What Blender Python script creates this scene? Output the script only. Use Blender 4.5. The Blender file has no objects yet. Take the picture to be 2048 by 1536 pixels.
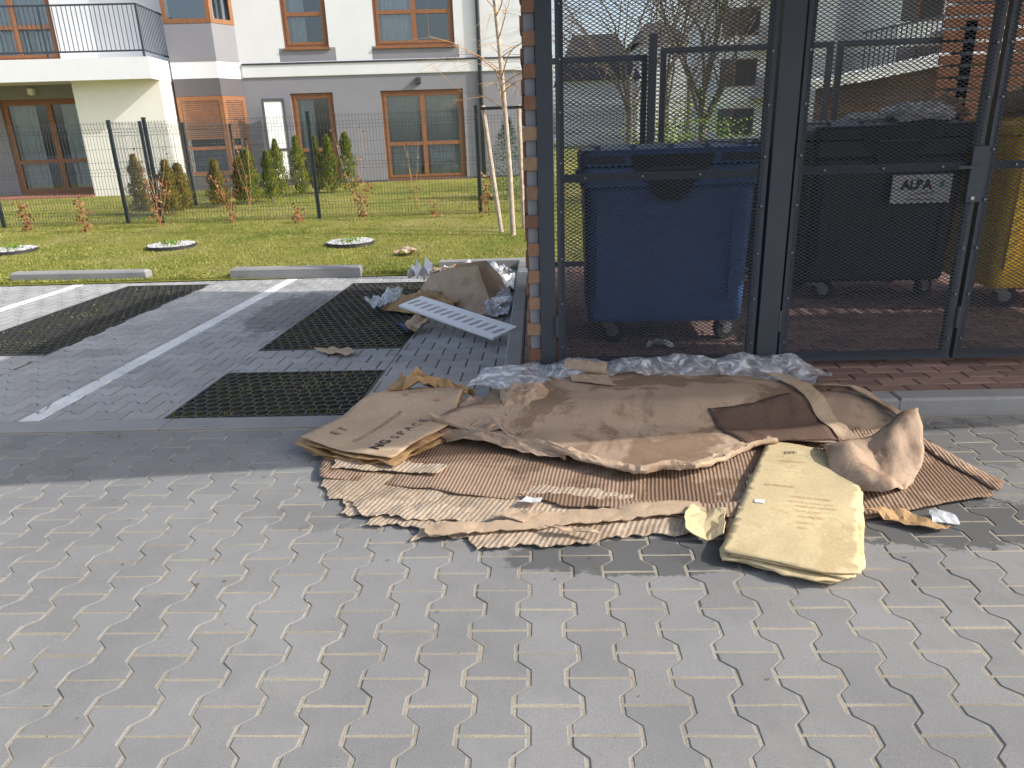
import bpy, math, random
from mathutils import Vector, Matrix, noise
from mathutils.geometry import delaunay_2d_cdt
random.seed(7)
S=bpy.context.scene
COL=S.collection
# ---------------------------------------------------------------- materials
class N:
    def __init__(s,name):
        s.m=bpy.data.materials.new(name);s.m.use_nodes=True;s.t=s.m.node_tree
        s.b=s.t.nodes['Principled BSDF'];s.o=s.t.nodes['Material Output']
    def n(s,ty,**k):
        q=s.t.nodes.new(ty)
        for a,b in k.items(): setattr(q,a,b)
        return q
    def l(s,a,b): s.t.links.new(a,b)
    def tc(s):
        if not hasattr(s,'_tc'): s._tc=s.n('ShaderNodeTexCoord').outputs['Object']
        return s._tc
    def pos(s):
        return s.n('ShaderNodeNewGeometry').outputs['Position']
    def noise(s,scale,detail=4,rough=.6,vec=None,dist=0):
        q=s.n('ShaderNodeTexNoise');q.inputs['Scale'].default_value=scale;q.inputs['Detail'].default_value=detail
        q.inputs['Roughness'].default_value=rough;q.inputs['Distortion'].default_value=dist
        s.l(vec if vec is not None else s.tc(),q.inputs['Vector']);return q.outputs['Fac']
    def ramp(s,fac,stops):
        q=s.n('ShaderNodeValToRGB');e=q.color_ramp.elements
        while len(e)<len(stops): e.new(.5)
        for i,(p,c) in enumerate(stops):
            e[i].position=p;e[i].color=(c[0],c[1],c[2],1) if not isinstance(c,(int,float)) else (c,c,c,1)
        s.l(fac,q.inputs[0]);return q.outputs['Color']
    def mix(s,fac,a,b,mode='MIX'):
        q=s.n('ShaderNodeMix',data_type='RGBA',blend_type=mode)
        for sock,v in ((q.inputs[0],fac),(q.inputs[6],a),(q.inputs[7],b)):
            if isinstance(v,(int,float)): sock.default_value=v
            elif isinstance(v,tuple): sock.default_value=(v[0],v[1],v[2],1)
            else: s.l(v,sock)
        return q.outputs[2]
    def math(s,op,a,b=0,c=0):
        q=s.n('ShaderNodeMath',operation=op)
        for i,v in enumerate((a,b,c)):
            if isinstance(v,(int,float)): q.inputs[i].default_value=v
            else: s.l(v,q.inputs[i])
        return q.outputs[0]
    def bump(s,h,strength=.3,dist=.01,prev=None):
        q=s.n('ShaderNodeBump');q.inputs['Strength'].default_value=strength;q.inputs['Distance'].default_value=dist
        s.l(h,q.inputs['Height'])
        if prev is not None: s.l(prev,q.inputs['Normal'])
        s.l(q.outputs[0],s.b.inputs['Normal']);return q.outputs[0]
    def col(s,c):
        if isinstance(c,tuple): s.b.inputs['Base Color'].default_value=(c[0],c[1],c[2],1)
        else: s.l(c,s.b.inputs['Base Color'])
def mul(c,k): return tuple(min(1,x*k) for x in c)
def pm(name,c,rough=.6,metal=0,var=.12,scale=6,bump=0,bscale=60,island=0,spec=.5,fine=0):
    m=N(name);m.b.inputs['Roughness'].default_value=rough;m.b.inputs['Metallic'].default_value=metal
    m.b.inputs['Specular IOR Level'].default_value=spec
    k=m.ramp(m.noise(scale,5),[(.3,mul(c,1-var)),(.7,mul(c,1+var))])
    if fine: k=m.mix(1,k,m.ramp(m.noise(fine,2),[(.3,(.78,.78,.78)),(.7,(1,1,1))]),'MULTIPLY')
    if island:
        r=m.n('ShaderNodeNewGeometry').outputs['Random Per Island']
        k=m.mix(1,k,m.ramp(r,[(0,(1-island,)*3),(1,(1,1,1))]),'MULTIPLY')
    m.col(k)
    if bump: m.bump(m.noise(bscale,4),bump,.01)
    return m.m
def ellipse_mask(m,p,cx,cy,rx,ry,edge=.35):
    sx=m.n('ShaderNodeSeparateXYZ');m.l(p,sx.inputs[0])
    a=m.math('POWER',m.math('DIVIDE',m.math('ABSOLUTE',m.math('SUBTRACT',sx.outputs[0],cx)),rx),2)
    b=m.math('POWER',m.math('DIVIDE',m.math('ABSOLUTE',m.math('SUBTRACT',sx.outputs[1],cy)),ry),2)
    d=m.math('ADD',a,b)
    d=m.math('ADD',d,m.math('MULTIPLY',m.math('SUBTRACT',m.noise(9,6,.75,vec=p),.5),3.2))
    return m.ramp(m.math('SUBTRACT',1.2,d),[(0.1,0.),(.3,1.)])
def stone_mat(name,c,stains=(),isl=.2,moss=0):
    m=N(name);p=m.pos();m.b.inputs['Roughness'].default_value=.85
    m.b.inputs['Specular IOR Level'].default_value=.25
    k=m.ramp(m.noise(1.3,4,vec=p),[(.3,mul(c,.88)),(.7,mul(c,1.1))])
    r=m.n('ShaderNodeNewGeometry').outputs['Random Per Island']
    k=m.mix(1,k,m.ramp(r,[(0,(1-isl,)*3),(.5,(1-isl*.35,1-isl*.4,1-isl*.45)),(1,(1,1,1))]),'MULTIPLY')
    sp=m.noise(420,2,.7,vec=p)
    k=m.mix(1,k,m.ramp(sp,[(.3,(.6,.6,.6)),(.5,(1,1,1)),(.72,(1.0,1.0,1.0))]),'MULTIPLY')
    k=m.mix(m.ramp(m.noise(160,3,.7,vec=p),[(.6,0.),(.72,.5)]),k,mul(c,1.5))
    k=m.mix(m.ramp(m.noise(5,6,.7,vec=p),[(.52,0.),(.75,.35)]),k,mul(c,.55))
    k=m.mix(m.ramp(m.noise(2.3,6,.75,vec=p),[(.55,0.),(.72,.3)]),k,(c[0]*1.2,c[1]*1.16,c[2]*1.04))
    for st in stains:
        f=ellipse_mask(m,p,*st[:4]);k=m.mix(m.math('MULTIPLY',f,st[4]),k,mul(c,.33))
    m.col(k)
    b=m.bump(sp,.35,.004)
    return m.m
def sand_mat(name,c,c2):
    m=N(name);p=m.pos();m.b.inputs['Roughness'].default_value=.95;m.b.inputs['Specular IOR Level'].default_value=.1
    k=m.ramp(m.noise(2.5,5,vec=p),[(.35,c2),(.6,c)])
    k=m.mix(1,k,m.ramp(m.noise(300,3,.8,vec=p),[(.3,(.5,.5,.5)),(.6,(1.05,1.05,1.05))]),'MULTIPLY')
    m.col(k);m.bump(m.noise(200,3,.8,vec=p),.6,.006);return m.m
def card_mat(name,c,wet=.35,wetlo=.5,rib=None,ribrot=0,dark=.45,crumple=.2,spots=True,ribstr=.5,ribc=.75,crease=.12):
    m=N(name);m.b.inputs['Roughness'].default_value=.8;m.b.inputs['Specular IOR Level'].default_value=.2
    k=m.ramp(m.noise(3,5,.6),[(.3,mul(c,.85)),(.7,mul(c,1.1))])
    k=m.mix(m.ramp(m.noise(2.2,6,.65,dist=.6),[(wetlo,0.),(wetlo+.06,wet)]),k,(c[0]*dark,c[1]*dark*.92,c[2]*dark*.85))
    k=m.mix(1,k,m.ramp(m.noise(90,3),[(.3,(.85,.85,.85)),(.7,(1,1,1))]),'MULTIPLY')
    vo=m.n('ShaderNodeTexVoronoi',feature='DISTANCE_TO_EDGE');vo.inputs['Scale'].default_value=5
    nz=m.n('ShaderNodeTexNoise');nz.inputs['Scale'].default_value=4;m.l(m.tc(),nz.inputs['Vector'])
    mv=m.n('ShaderNodeVectorMath',operation='MULTIPLY_ADD');m.l(nz.outputs['Color'],mv.inputs[0]);mv.inputs[1].default_value=(.35,.35,.35);m.l(m.tc(),mv.inputs[2])
    m.l(mv.outputs[0],vo.inputs['Vector'])
    cr_=m.ramp(vo.outputs['Distance'],[(0,0.),(.03,1.)])
    k=m.mix(m.ramp(m.noise(3,3),[(.45,0.),(.55,1.)]),k,m.mix(1,k,m.ramp(vo.outputs['Distance'],[(0,(.82,.80,.77)),(.012,(1,1,1))]),'MULTIPLY'))
    if spots: k=m.mix(m.ramp(m.noise(14,6,.75),[(.62,0.),(.72,.4)]),k,mul(c,1.35))
    prev=m.bump(m.noise(6,5,.65,dist=.5),crumple,.03)
    prev=m.bump(cr_,crease,.006,prev)
    if rib:
        mp=m.n('ShaderNodeMapping');m.l(m.tc(),mp.inputs[0]);mp.inputs['Rotation'].default_value=(0,0,ribrot)
        w=m.n('ShaderNodeTexWave',wave_type='BANDS',bands_direction='X');w.inputs['Scale'].default_value=.314/rib
        w.inputs['Distortion'].default_value=2.2;w.inputs['Detail'].default_value=4;w.inputs['Detail Scale'].default_value=.3
        m.l(mp.outputs[0],w.inputs['Vector'])
        k=m.mix(m.ramp(m.noise(1.6,4),[(.35,.35),(.6,1.)]),k,m.mix(1,k,m.ramp(w.outputs['Fac'],[(.0,(ribc,ribc*.97,ribc*.93)),(.5,(1,1,1))]),'MULTIPLY'))
        m.bump(w.outputs['Fac'],ribstr,.005,prev)
    m.col(k);return m.m
def glass_mat(name,tint=(.72,.77,.8)):
    m=N(name);t=m.t
    g=m.n('ShaderNodeBsdfGlossy');g.inputs['Roughness'].default_value=.02;g.inputs['Color'].default_value=(.9,.95,1,1)
    tr=m.n('ShaderNodeBsdfTransparent');tr.inputs['Color'].default_value=(tint[0],tint[1],tint[2],1)
    lw=m.n('ShaderNodeLayerWeight');lw.inputs['Blend'].default_value=.35
    mx=m.n('ShaderNodeMixShader')
    f=m.math('ADD',m.math('MULTIPLY',lw.outputs['Fresnel'],1.0),.12)
    m.l(f,mx.inputs[0]);m.l(tr.outputs[0],mx.inputs[1]);m.l(g.outputs[0],mx.inputs[2]);m.l(mx.outputs[0],m.o.inputs[0])
    return m.m
def film_mat(name):
    m=N(name);p=m.tc()
    d=m.n('ShaderNodeBsdfPrincipled');d.inputs['Base Color'].default_value=(.86,.89,.92,1);d.inputs['Roughness'].default_value=.22
    tr=m.n('ShaderNodeBsdfTransparent');tr.inputs['Color'].default_value=(.96,.97,.98,1)
    b=m.n('ShaderNodeBump');b.inputs['Strength'].default_value=.5;b.inputs['Distance'].default_value=.02
    nz=m.noise(9,4,.55,dist=1.5);m.l(nz,b.inputs['Height']);m.l(b.outputs[0],d.inputs['Normal'])
    mx=m.n('ShaderNodeMixShader');f=m.ramp(m.noise(9,5,.65,dist=2.0),[(.38,.22),(.52,.42),(.62,.85)])
    m.l(f,mx.inputs[0]);m.l(tr.outputs[0],mx.inputs[1]);m.l(d.outputs[0],mx.inputs[2]);m.l(mx.outputs[0],m.o.inputs[0])
    return m.m
WET=[(.35,2.20,.5,.12,.8),(1.45,2.42,.42,.2,.85),(.75,2.2,.3,.12,.7),(1.95,3.1,.35,.25,.45),(-.9,2.5,.2,.12,.25)]
M={}
M['stone']=stone_mat('paving_stone',(.285,.282,.276),WET,.15)
M['pstone']=stone_mat('parking_stone',(.43,.425,.415),[(-2.15,6.1,.32,.75,.7),(-3.3,4.9,.35,.12,.25)],.2)
M['white_stone']=stone_mat('painted_stone',(.82,.82,.81),[],.08)
M['redstone']=stone_mat('red_paving',(.36,.23,.19),[],.42)
M['kerb']=stone_mat('kerb_concrete',(.35,.345,.335),[],.12)
M['sand']=sand_mat('joint_sand',(.48,.43,.335),(.33,.295,.235))
M['psand']=sand_mat('parking_joint',(.11,.10,.09),(.055,.055,.045))
M['soil']=sand_mat('dark_soil',(.07,.06,.045),(.05,.065,.02))
M['plastic_black']=pm('black_plastic',(.035,.035,.037),.5,bump=.2)
M['anth']=pm('anthracite_steel',(.05,.06,.076),.5,.1,.08)
M['anthmesh']=pm('anthracite_mesh',(.042,.05,.064),.5,.1,.08)
M['fence']=pm('fence_post_paint',(.035,.045,.05),.5,.2)
M['wire']=pm('fence_wire',(.09,.105,.11),.45,.2)
M['galv']=pm('galvanised',(.5,.5,.5),.35,.8)
M['bolt']=pm('bolt_zinc',(.22,.23,.25),.4,.6)
M['wrender']=pm('white_render',(.82,.82,.82),.9,0,.03,1.2,.15,120)
M['crender']=pm('cream_render',(.88,.85,.77),.9,0,.03,1.2,.15,120)
M['grender']=pm('grey_render',(.28,.275,.30),.9,0,.05,1.2,.15,120)
M['dgrender']=pm('dark_render',(.13,.118,.128),.9,0,.05,1.2)
M['wood']=pm('brown_frame',(.30,.13,.055),.4,0,.2,14)
M['slat']=pm('brown_shutter',(.25,.115,.06),.5,0,.15,10)
M['glass']=glass_mat('window_glass')
M['curtain']=pm('white_curtain',(.78,.80,.78),.9,0,.1,3)
M['room']=pm('dark_room',(.07,.065,.06),.9)
M['white']=pm('white_panel',(.90,.90,.91),.45,0,.02)
M['redbrickstep']=pm('red_step',(.40,.18,.12),.8,0,.2,10)
M['blue']=pm('blue_plastic',(.06,.135,.34),.38,0,.12,5,.08,300)
M['blackbin']=pm('charcoal_plastic',(.025,.025,.028),.42,0,.1,5,.08,300)
M['yellow']=pm('yellow_plastic',(.98,.60,.02),.4,0,.05,5,.08,300)
M['green']=pm('green_plastic',(.02,.09,.05),.45,0,.1,5)
M['rubber']=pm('tyre_rubber',(.02,.02,.02),.7)
M['leaflogo']=pm('green_print',(.05,.35,.08),.6)
M['card']=card_mat('kraft_card',(.50,.36,.255),wet=.85,wetlo=.49,dark=.52,crumple=.12)
M['cardclean']=card_mat('clean_kraft',(.56,.41,.28),wet=.45,wetlo=.55,dark=.6)
M['cardrib']=card_mat('ribbed_card',(.42,.29,.205),rib=.016,ribrot=.15,wet=.8,wetlo=.48,dark=.55,spots=False,ribstr=.6)
M['cardribt']=card_mat('torn_ribbed_card',(.56,.44,.325),rib=.02,ribrot=.35,wet=.5,wetlo=.51,dark=.62,ribstr=.45,ribc=.82)
M['cardwet']=card_mat('wet_card',(.19,.12,.09),rib=.014,ribrot=-.3,wet=.6,wetlo=.5,spots=False)
M['cardyel']=card_mat('yellow_card',(.70,.565,.33),wet=.5,wetlo=.53,dark=.74,crumple=.08,crease=.06)
M['cardamber']=card_mat('amber_card',(.50,.32,.16),wet=.6,wetlo=.48)
M['film']=film_mat('clear_film')
M['bark']=pm('pale_bark',(.5,.41,.32),.9,0,.3,12,.5,60)
M['darkbark']=pm('grey_bark',(.20,.17,.145),.9,0,.3,12,.5,60)
M['twig']=pm('orange_twig',(.45,.25,.10),.8)
M['ink']=pm('dark_ink',(.03,.025,.025),.7)
M['fink']=pm('faded_ink',(.10,.075,.06),.8,var=.5,scale=40)
M['rink']=pm('red_ink',(.50,.27,.15),.7,var=.3,scale=60)
M['bink']=pm('brown_ink',(.33,.18,.11),.7,var=.3,scale=60)
M['paper']=pm('white_paper',(.86,.86,.85),.7,0,.06,8,.3,20)
M['asphalt']=pm('asphalt_ground',(.16,.16,.155),.9,0,.2,.6,.2,80)
M['gravel']=pm('white_gravel',(.72,.72,.70),.8,0,.2,60,.2,80,island=.45)
M['roof']=pm('roof_sheet',(.06,.065,.075),.5,.2)
M['soffit']=pm('light_soffit',(.4,.4,.4),.8)
M['darkroof']=pm('dark_tile',(.06,.055,.055),.8)
def leafmat(name,stops,rough=.6):
    m=N(name);m.b.inputs['Roughness'].default_value=rough;m.b.inputs['Specular IOR Level'].default_value=.2
    r=m.n('ShaderNodeNewGeometry').outputs['Random Per Island'];k=m.ramp(r,stops)
    k=m.mix(1,k,m.ramp(m.noise(1.5,3,vec=m.pos()),[(.3,(.65,.7,.6)),(.7,(1,1,1))]),'MULTIPLY');m.col(k);return m.m
M['thuja']=leafmat('thuja_leaf',[(0,(.06,.11,.015)),(.5,(.21,.26,.03)),(1,(.40,.34,.05))])
M['thujab']=leafmat('thuja_leaf_brown',[(0,(.10,.10,.02)),(.5,(.28,.23,.04)),(1,(.44,.28,.07))])
M['spruce']=leafmat('spruce_leaf',[(0,(.02,.06,.03)),(1,(.08,.17,.06))])
M['bush']=leafmat('bush_leaf',[(0,(.08,.16,.01)),(1,(.32,.45,.07))])
M['red']=leafmat('red_leaf',[(0,(.16,.05,.03)),(.6,(.32,.12,.06)),(1,(.40,.24,.10))])
M['drybits']=leafmat('dry_leaf_bits',[(0,(.10,.06,.03)),(.6,(.28,.17,.09)),(1,(.5,.42,.3))])
M['blade']=leafmat('grass_blade',[(0,(.14,.20,.03)),(.35,(.27,.31,.05)),(.7,(.43,.40,.10)),(1,(.58,.50,.22))])
def lawnmat():
    m=N('lawn_soil_grass');p=m.pos();m.b.inputs['Roughness'].default_value=.95;m.b.inputs['Specular IOR Level'].default_value=.1
    k=m.ramp(m.noise(.9,6,.65,vec=p),[(.3,(.20,.25,.045)),(.5,(.36,.35,.085)),(.68,(.46,.40,.16))])
    k=m.mix(1,k,m.ramp(m.noise(45,4,.8,vec=p),[(.3,(.45,.45,.38)),(.6,(1,1,1))]),'MULTIPLY')
    m.col(k);m.bump(m.noise(60,4,.8,vec=p),1,.03);return m.m
M['lawn']=lawnmat()
def brickmat():
    m=N('brick_mix');r=m.n('ShaderNodeNewGeometry').outputs['Random Per Island']
    k=m.ramp(r,[(0,(.17,.085,.06)),(.3,(.28,.14,.09)),(.6,(.34,.19,.115)),(.85,(.40,.26,.16)),(1,(.26,.15,.10))])
    k=m.mix(1,k,m.ramp(m.noise(25,5,.7),[(.3,(.7,.7,.7)),(.7,(1,1,1))]),'MULTIPLY')
    m.col(k);m.b.inputs['Roughness'].default_value=.85;m.bump(m.noise(60,4),.4,.006);return m.m
M['brick']=brickmat()
def brickwallmat():
    m=N('far_brick');b=m.n('ShaderNodeTexBrick');b.inputs['Scale'].default_value=6
    mp=m.n('ShaderNodeMapping');m.l(m.tc(),mp.inputs[0]);mp.inputs['Rotation'].default_value=(math.pi/2,0,0);m.l(mp.outputs[0],b.inputs['Vector'])
    b.inputs['Color1'].default_value=(.13,.07,.05,1);b.inputs['Color2'].default_value=(.18,.10,.065,1);b.inputs['Mortar'].default_value=(.12,.11,.10,1)
    m.col(b.outputs[0]);m.b.inputs['Roughness'].default_value=.9;return m.m
M['farbrick']=brickwallmat()
# ---------------------------------------------------------------- builders
class MB:
    def __init__(s): s.v=[];s.f=[];s.m=[]
    def add(s,vs,fs,m=0):
        o=len(s.v);s.v+=[tuple(x) for x in vs];s.f+=[tuple(i+o for i in q) for q in fs];s.m+=[m]*len(fs);return s
    def box(s,x0,x1,y0,y1,z0,z1,m=0):
        return s.add([(x0,y0,z0),(x1,y0,z0),(x1,y1,z0),(x0,y1,z0),(x0,y0,z1),(x1,y0,z1),(x1,y1,z1),(x0,y1,z1)],
          [(0,3,2,1),(4,5,6,7),(0,1,5,4),(1,2,6,5),(2,3,7,6),(3,0,4,7)],m)
    def bbox(s,x0,x1,y0,y1,z0,z1,b=.005,m=0):
        vs=[];
        for (z,i) in ((z0,0),(z1-b,0),(z1,b)):
            vs+=[(x0+i,y0+i,z),(x1-i,y0+i,z),(x1-i,y1-i,z),(x0+i,y1-i,z)]
        fs=[(8,9,10,11)]
        for k in (0,4):
            for i in range(4): j=(i+1)%4; fs.append((k+i,k+j,k+4+j,k+4+i))
        return s.add(vs,fs,m)
    def quad(s,a,b,c,d,m=0): return s.add([a,b,c,d],[(0,1,2,3)],m)
    def cyl(s,p0,p1,r0,r1=None,n=8,m=0,cap=True):
        r1=r0 if r1 is None else r1
        p0=Vector(p0);p1=Vector(p1);d=(p1-p0).normalized()
        a=d.orthogonal().normalized();b=d.cross(a);vs=[]
        for p,r in((p0,r0),(p1,r1)):
            for i in range(n):
                t=2*math.pi*i/n;vs.append(p+a*math.cos(t)*r+b*math.sin(t)*r)
        fs=[(i,(i+1)%n,n+(i+1)%n,n+i) for i in range(n)]
        if cap: fs+=[tuple(range(n-1,-1,-1)),tuple(range(n,2*n))]
        return s.add(vs,fs,m)
    def tube(s,pts,r0,r1,n=6,m=0):
        for i in range(len(pts)-1):
            a=r0+(r1-r0)*i/(len(pts)-1);b=r0+(r1-r0)*(i+1)/(len(pts)-1);s.cyl(pts[i],pts[i+1],a,b,n,m,False)
        return s
    def make(s,name,mats,parent=None,origin=(0,0,0),smooth=False,mods=()):
        me=bpy.data.meshes.new(name);o=origin
        me.from_pydata([(x-o[0],y-o[1],z-o[2]) for x,y,z in s.v],[],s.f)
        for k in (mats if isinstance(mats,(list,tuple)) else [mats]): me.materials.append(M[k])
        if any(s.m): me.polygons.foreach_set('material_index',s.m)
        if smooth: me.polygons.foreach_set('use_smooth',[True]*len(me.polygons))
        me.update()
        ob=bpy.data.objects.new(name,me);COL.objects.link(ob)
        if parent is not None: ob.parent=parent
        else: ob.location=o
        return ob
def empty(name,loc=(0,0,0),parent=None):
    o=bpy.data.objects.new(name,None);COL.objects.link(o);o.location=loc;o.empty_display_size=.1
    if parent is not None:o.parent=parent
    return o
def tag(o,label,cat,group=None):
    o['label']=label;o['category']=cat
    if group:o['group']=group
    return o
def struct(o): o['kind']='structure';return o
def solid(o,t,off=-1):
    md=o.modifiers.new('thickness','SOLIDIFY');md.thickness=t;md.offset=off;return o
def fbm(x,y,s,seed=0): return noise.fractal(Vector((x*s+seed*7.3,y*s-seed*3.1,seed*1.7)),1.0,2.0,4)
def cre(x,y,s,seed=0):
    a=abs(noise.noise(Vector((x*s+seed*7.3,y*s-seed*3.1,seed*1.7))));b=abs(noise.noise(Vector((x*s*2.3-seed,y*s*2.3+seed*2,seed*2.9))))
    return a*1.6+b*.7
def inpoly(x,y,P):
    c=False;j=len(P)-1
    for i in range(len(P)):
        if (P[i][1]>y)!=(P[j][1]>y) and x<(P[j][0]-P[i][0])*(y-P[i][1])/(P[j][1]-P[i][1])+P[i][0]: c=not c
        j=i
    return c
def sheet(mb,out,step,zf,jag=.01,seed=0,m=0):
    rnd=random.Random(seed);P=[]
    n=len(out)
    for i in range(n):
        a=Vector(out[i]);b=Vector(out[(i+1)%n]);L=(b-a).length;k=max(1,int(L/step))
        nr=Vector((-(b-a).y,(b-a).x))/max(L,1e-6)
        for q in range(k):
            p=a.lerp(b,q/k)
            j=(fbm(p.x,p.y,7,seed)*1.2+ (rnd.random()-.5)*1.0)*jag if q else 0
            P.append(p+nr*j)
    pts=[Vector((p.x,p.y)) for p in P];ed=[(i,(i+1)%len(P)) for i in range(len(P))]
    xs=[p.x for p in P];ys=[p.y for p in P];y=min(ys)+step*.5;r=0
    while y<max(ys):
        x=min(xs)+(step*.5 if r%2 else 0)
        while x<max(xs):
            xx=x+rnd.uniform(-.3,.3)*step;yy=y+rnd.uniform(-.3,.3)*step
            if inpoly(xx,yy,P) and min((Vector((xx,yy))-p).length_squared for p in P)>(step*.5)**2: pts.append(Vector((xx,yy)))
            x+=step
        y+=step*.87;r+=1
    vo,_,fo,_,_,_=delaunay_2d_cdt(pts,ed,[],1,1e-6)
    fs=[]
    for f in fo:
        a,b,c=[vo[i] for i in f[:3]]
        fs.append(tuple(f) if (b-a).cross(c-a)>0 else tuple(reversed(f)))
    mb.add([(p.x,p.y,zf(p.x,p.y)) for p in vo],fs,m)
    return mb
def cr(p0,p1,p2,p3,t):
    return .5*((2*p1)+(-p0+p2)*t+(2*p0-5*p1+4*p2-p3)*t*t+(-p0+3*p1-3*p2+p3)*t*t*t)
def patch(mb,net,su=8,sv=8,amp=.01,freq=8,seed=0,m=0,flat=False):
    net=[[Vector(p) for p in r] for r in net]
    def line(r,k):
        o=[];n=len(r)
        for i in range(n-1):
            for q in range(k):
                t=q/k
                o.append(r[i].lerp(r[i+1],t) if flat else cr(r[max(i-1,0)],r[i],r[i+1],r[min(i+2,n-1)],t).lerp(r[i].lerp(r[i+1],t),.6))
        o.append(r[-1]);return o
    rows=[line(r,su) for r in net];cols=[line([rw[i] for rw in rows],sv) for i in range(len(rows[0]))]
    nu=len(cols);nv=len(cols[0]);vs=[];rnd=random.Random(seed)
    for c in cols:
        for p in c:
            q=p*freq+Vector((seed,seed*2,seed))
            d=Vector((abs(noise.noise(q))-.2,abs(noise.noise(q+Vector((9,0,0))))-.2,abs(noise.noise(q*1.3+Vector((0,9,0))))*1.6-.3))
            v=p+d*amp*1.5+Vector((rnd.uniform(-1,1),rnd.uniform(-1,1),rnd.uniform(-1,1)))*amp*.12
            v.z=max(v.z,.006);vs.append(v)
    fs=[]
    for i in range(nu-1):
        for j in range(nv-1):
            a,b,c,d=i*nv+j,i*nv+j+1,(i+1)*nv+j+1,(i+1)*nv+j
            fs+=[(a,b,c),(a,c,d)] if (i*7+j*3+seed)%3 else [(a,b,d),(b,c,d)]
    mb.add(vs,fs,m);return mb
def text(body,size,mat,loc,rotz,parent,name='printed_text',zf=None,origin=(0,0,0),upright=False,align='LEFT',bold=0,space=1):
    cu=bpy.data.curves.new('tmp','FONT');cu.body=body;cu.size=size;cu.offset=bold;cu.align_x=align;cu.space_character=space
    t=bpy.data.objects.new('tmp',cu);COL.objects.link(t);bpy.context.view_layer.update()
    me=bpy.data.meshes.new_from_object(t.evaluated_get(bpy.context.evaluated_depsgraph_get()));bpy.data.objects.remove(t)
    me.materials.clear();me.materials.append(M[mat])
    c,s=math.cos(rotz),math.sin(rotz)
    for v in me.vertices:
        x,y=v.co.x,v.co.y
        if upright: w=(loc[0]+x,loc[1],loc[2]+y)
        else:
            w=(loc[0]+x*c-y*s,loc[1]+x*s+y*c,0);w=(w[0],w[1],(zf(w[0],w[1])+.005) if zf else loc[2])
        v.co=(w[0]-origin[0],w[1]-origin[1],w[2]-origin[2])
    o=bpy.data.objects.new(name,me);COL.objects.link(o);o.parent=parent;return o
# ---------------------------------------------------------------- ground + paving
def hz(y):
    if y<11.8: return .03+max(0,y-7.7)/4.1*.17
    return .2+min(1,(y-11.8)/7)*.08
mb=MB();mb.quad((-200,-150,-.04),(200,-150,-.04),(200,300,-.04),(-200,300,-.04));struct(mb.make('ground','asphalt'))
def par(x,y):
    k=.04*max(0,min(1,(-x-.2)/.8));return (x+k*(y-3.5),y-.03*(x+1)*(y-3.5)/4 if x<-1 else y)
def pave(mb,rect,rot=False,z0=0,mp=None,seed=1,m=0,wob=.0008,g=.0034,bev=.0045):
    rnd=random.Random(seed);X0,X1,Y0,Y1=rect
    L,a,b=.1,.0885,.0515
    def outl(i):
        LL=L-g-i;A=a-g-i;B=b-g-i;t0=.033-(g+i)*.4;t1=.067-(g+i)*.4
        return [(A,-LL),(A,-t1),(B,-t0),(B,t0),(A,t1),(A,LL),(-A,LL),(-A,t1),(-B,t0),(-B,-t0),(-A,-t1),(-A,-LL)]
    A0=outl(0);A1=outl(bev)
    if rot: U0,U1,W0,W1=Y0,Y1,X0,X1
    else: U0,U1,W0,W1=X0,X1,Y0,Y1
    for i in range(int(U0/.14)-2,int(U1/.14)+3):
        for j in range(int(W0/.2)-2,int(W1/.2)+3):
            u=i*.14;w=j*.2+(.1 if i%2 else 0)
            if u<U0-.1 or u>U1+.1 or w<W0-.11 or w>W1+.11: continue
            dz=rnd.uniform(-wob,wob);tx=rnd.uniform(-.008,.008);ty=rnd.uniform(-.008,.008);vs=[]
            jx,jy=rnd.uniform(-.001,.001),rnd.uniform(-.001,.001);ro=rnd.uniform(-.006,.006)
            def cl(q,z,ins):
                qx,qy=q[0]-q[1]*ro+jx,q[1]+q[0]*ro+jy
                uu=min(max(u+qx,U0+ins),U1-ins);ww=min(max(w+qy,W0+ins),W1-ins)
                zz=z0+dz+z+(uu-u)*tx+(ww-w)*ty
                x,y=(ww,uu) if rot else (uu,ww)
                if mp:x,y=mp(x,y)
                return (x,y,zz)
            lo=[cl(q,-.012,.002) for q in A0];mid=[cl(q,-.0035,.002) for q in A0];top=[cl(q,0,.006) for q in A1]
            ex=max(t[0] for t in top)-min(t[0] for t in top);ey=max(t[1] for t in top)-min(t[1] for t in top)
            if ex<.012 or ey<.012: continue
            fs=[tuple(range(24,36))]
            for k in range(12):
                q=(k+1)%12;fs+=[(k,q,12+q,12+k),(12+k,12+q,24+q,24+k)]
            if rot: fs=[tuple(reversed(f)) for f in fs]
            mb.add(lo+mid+top,fs,m)
mb=MB();pave(mb,(-8,9,.1,3.40));struct(mb.make('pavement','stone'))
mb=MB();vs=[];nx,ny=380,110
for i in range(nx+1):
    for j in range(ny+1):
        x=-4.6+9.6*i/nx;y=.4+3.02*j/ny;vs.append((x,y,-.0028+.0007*fbm(x,y,9,4)+.0005*fbm(x,y,40,2)))
mb.add(vs,[(i*(ny+1)+j,(i+1)*(ny+1)+j,(i+1)*(ny+1)+j+1,i*(ny+1)+j+1) for i in range(nx) for j in range(ny)])
mb.quad((-8,.1,-.0065),(9,.1,-.0065),(9,3.42,-.0075),(-8,3.42,-.0075));struct(mb.make('pavement_joint_sand','sand',smooth=True))
GR=[(-2.05,-1.03,3.58,4.35),(-2.05,-1.03,4.86,7.25),(-4.5,-3.62,3.58,4.35),(-4.5,-3.62,4.86,7.35)]
mb=MB();k=0
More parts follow.
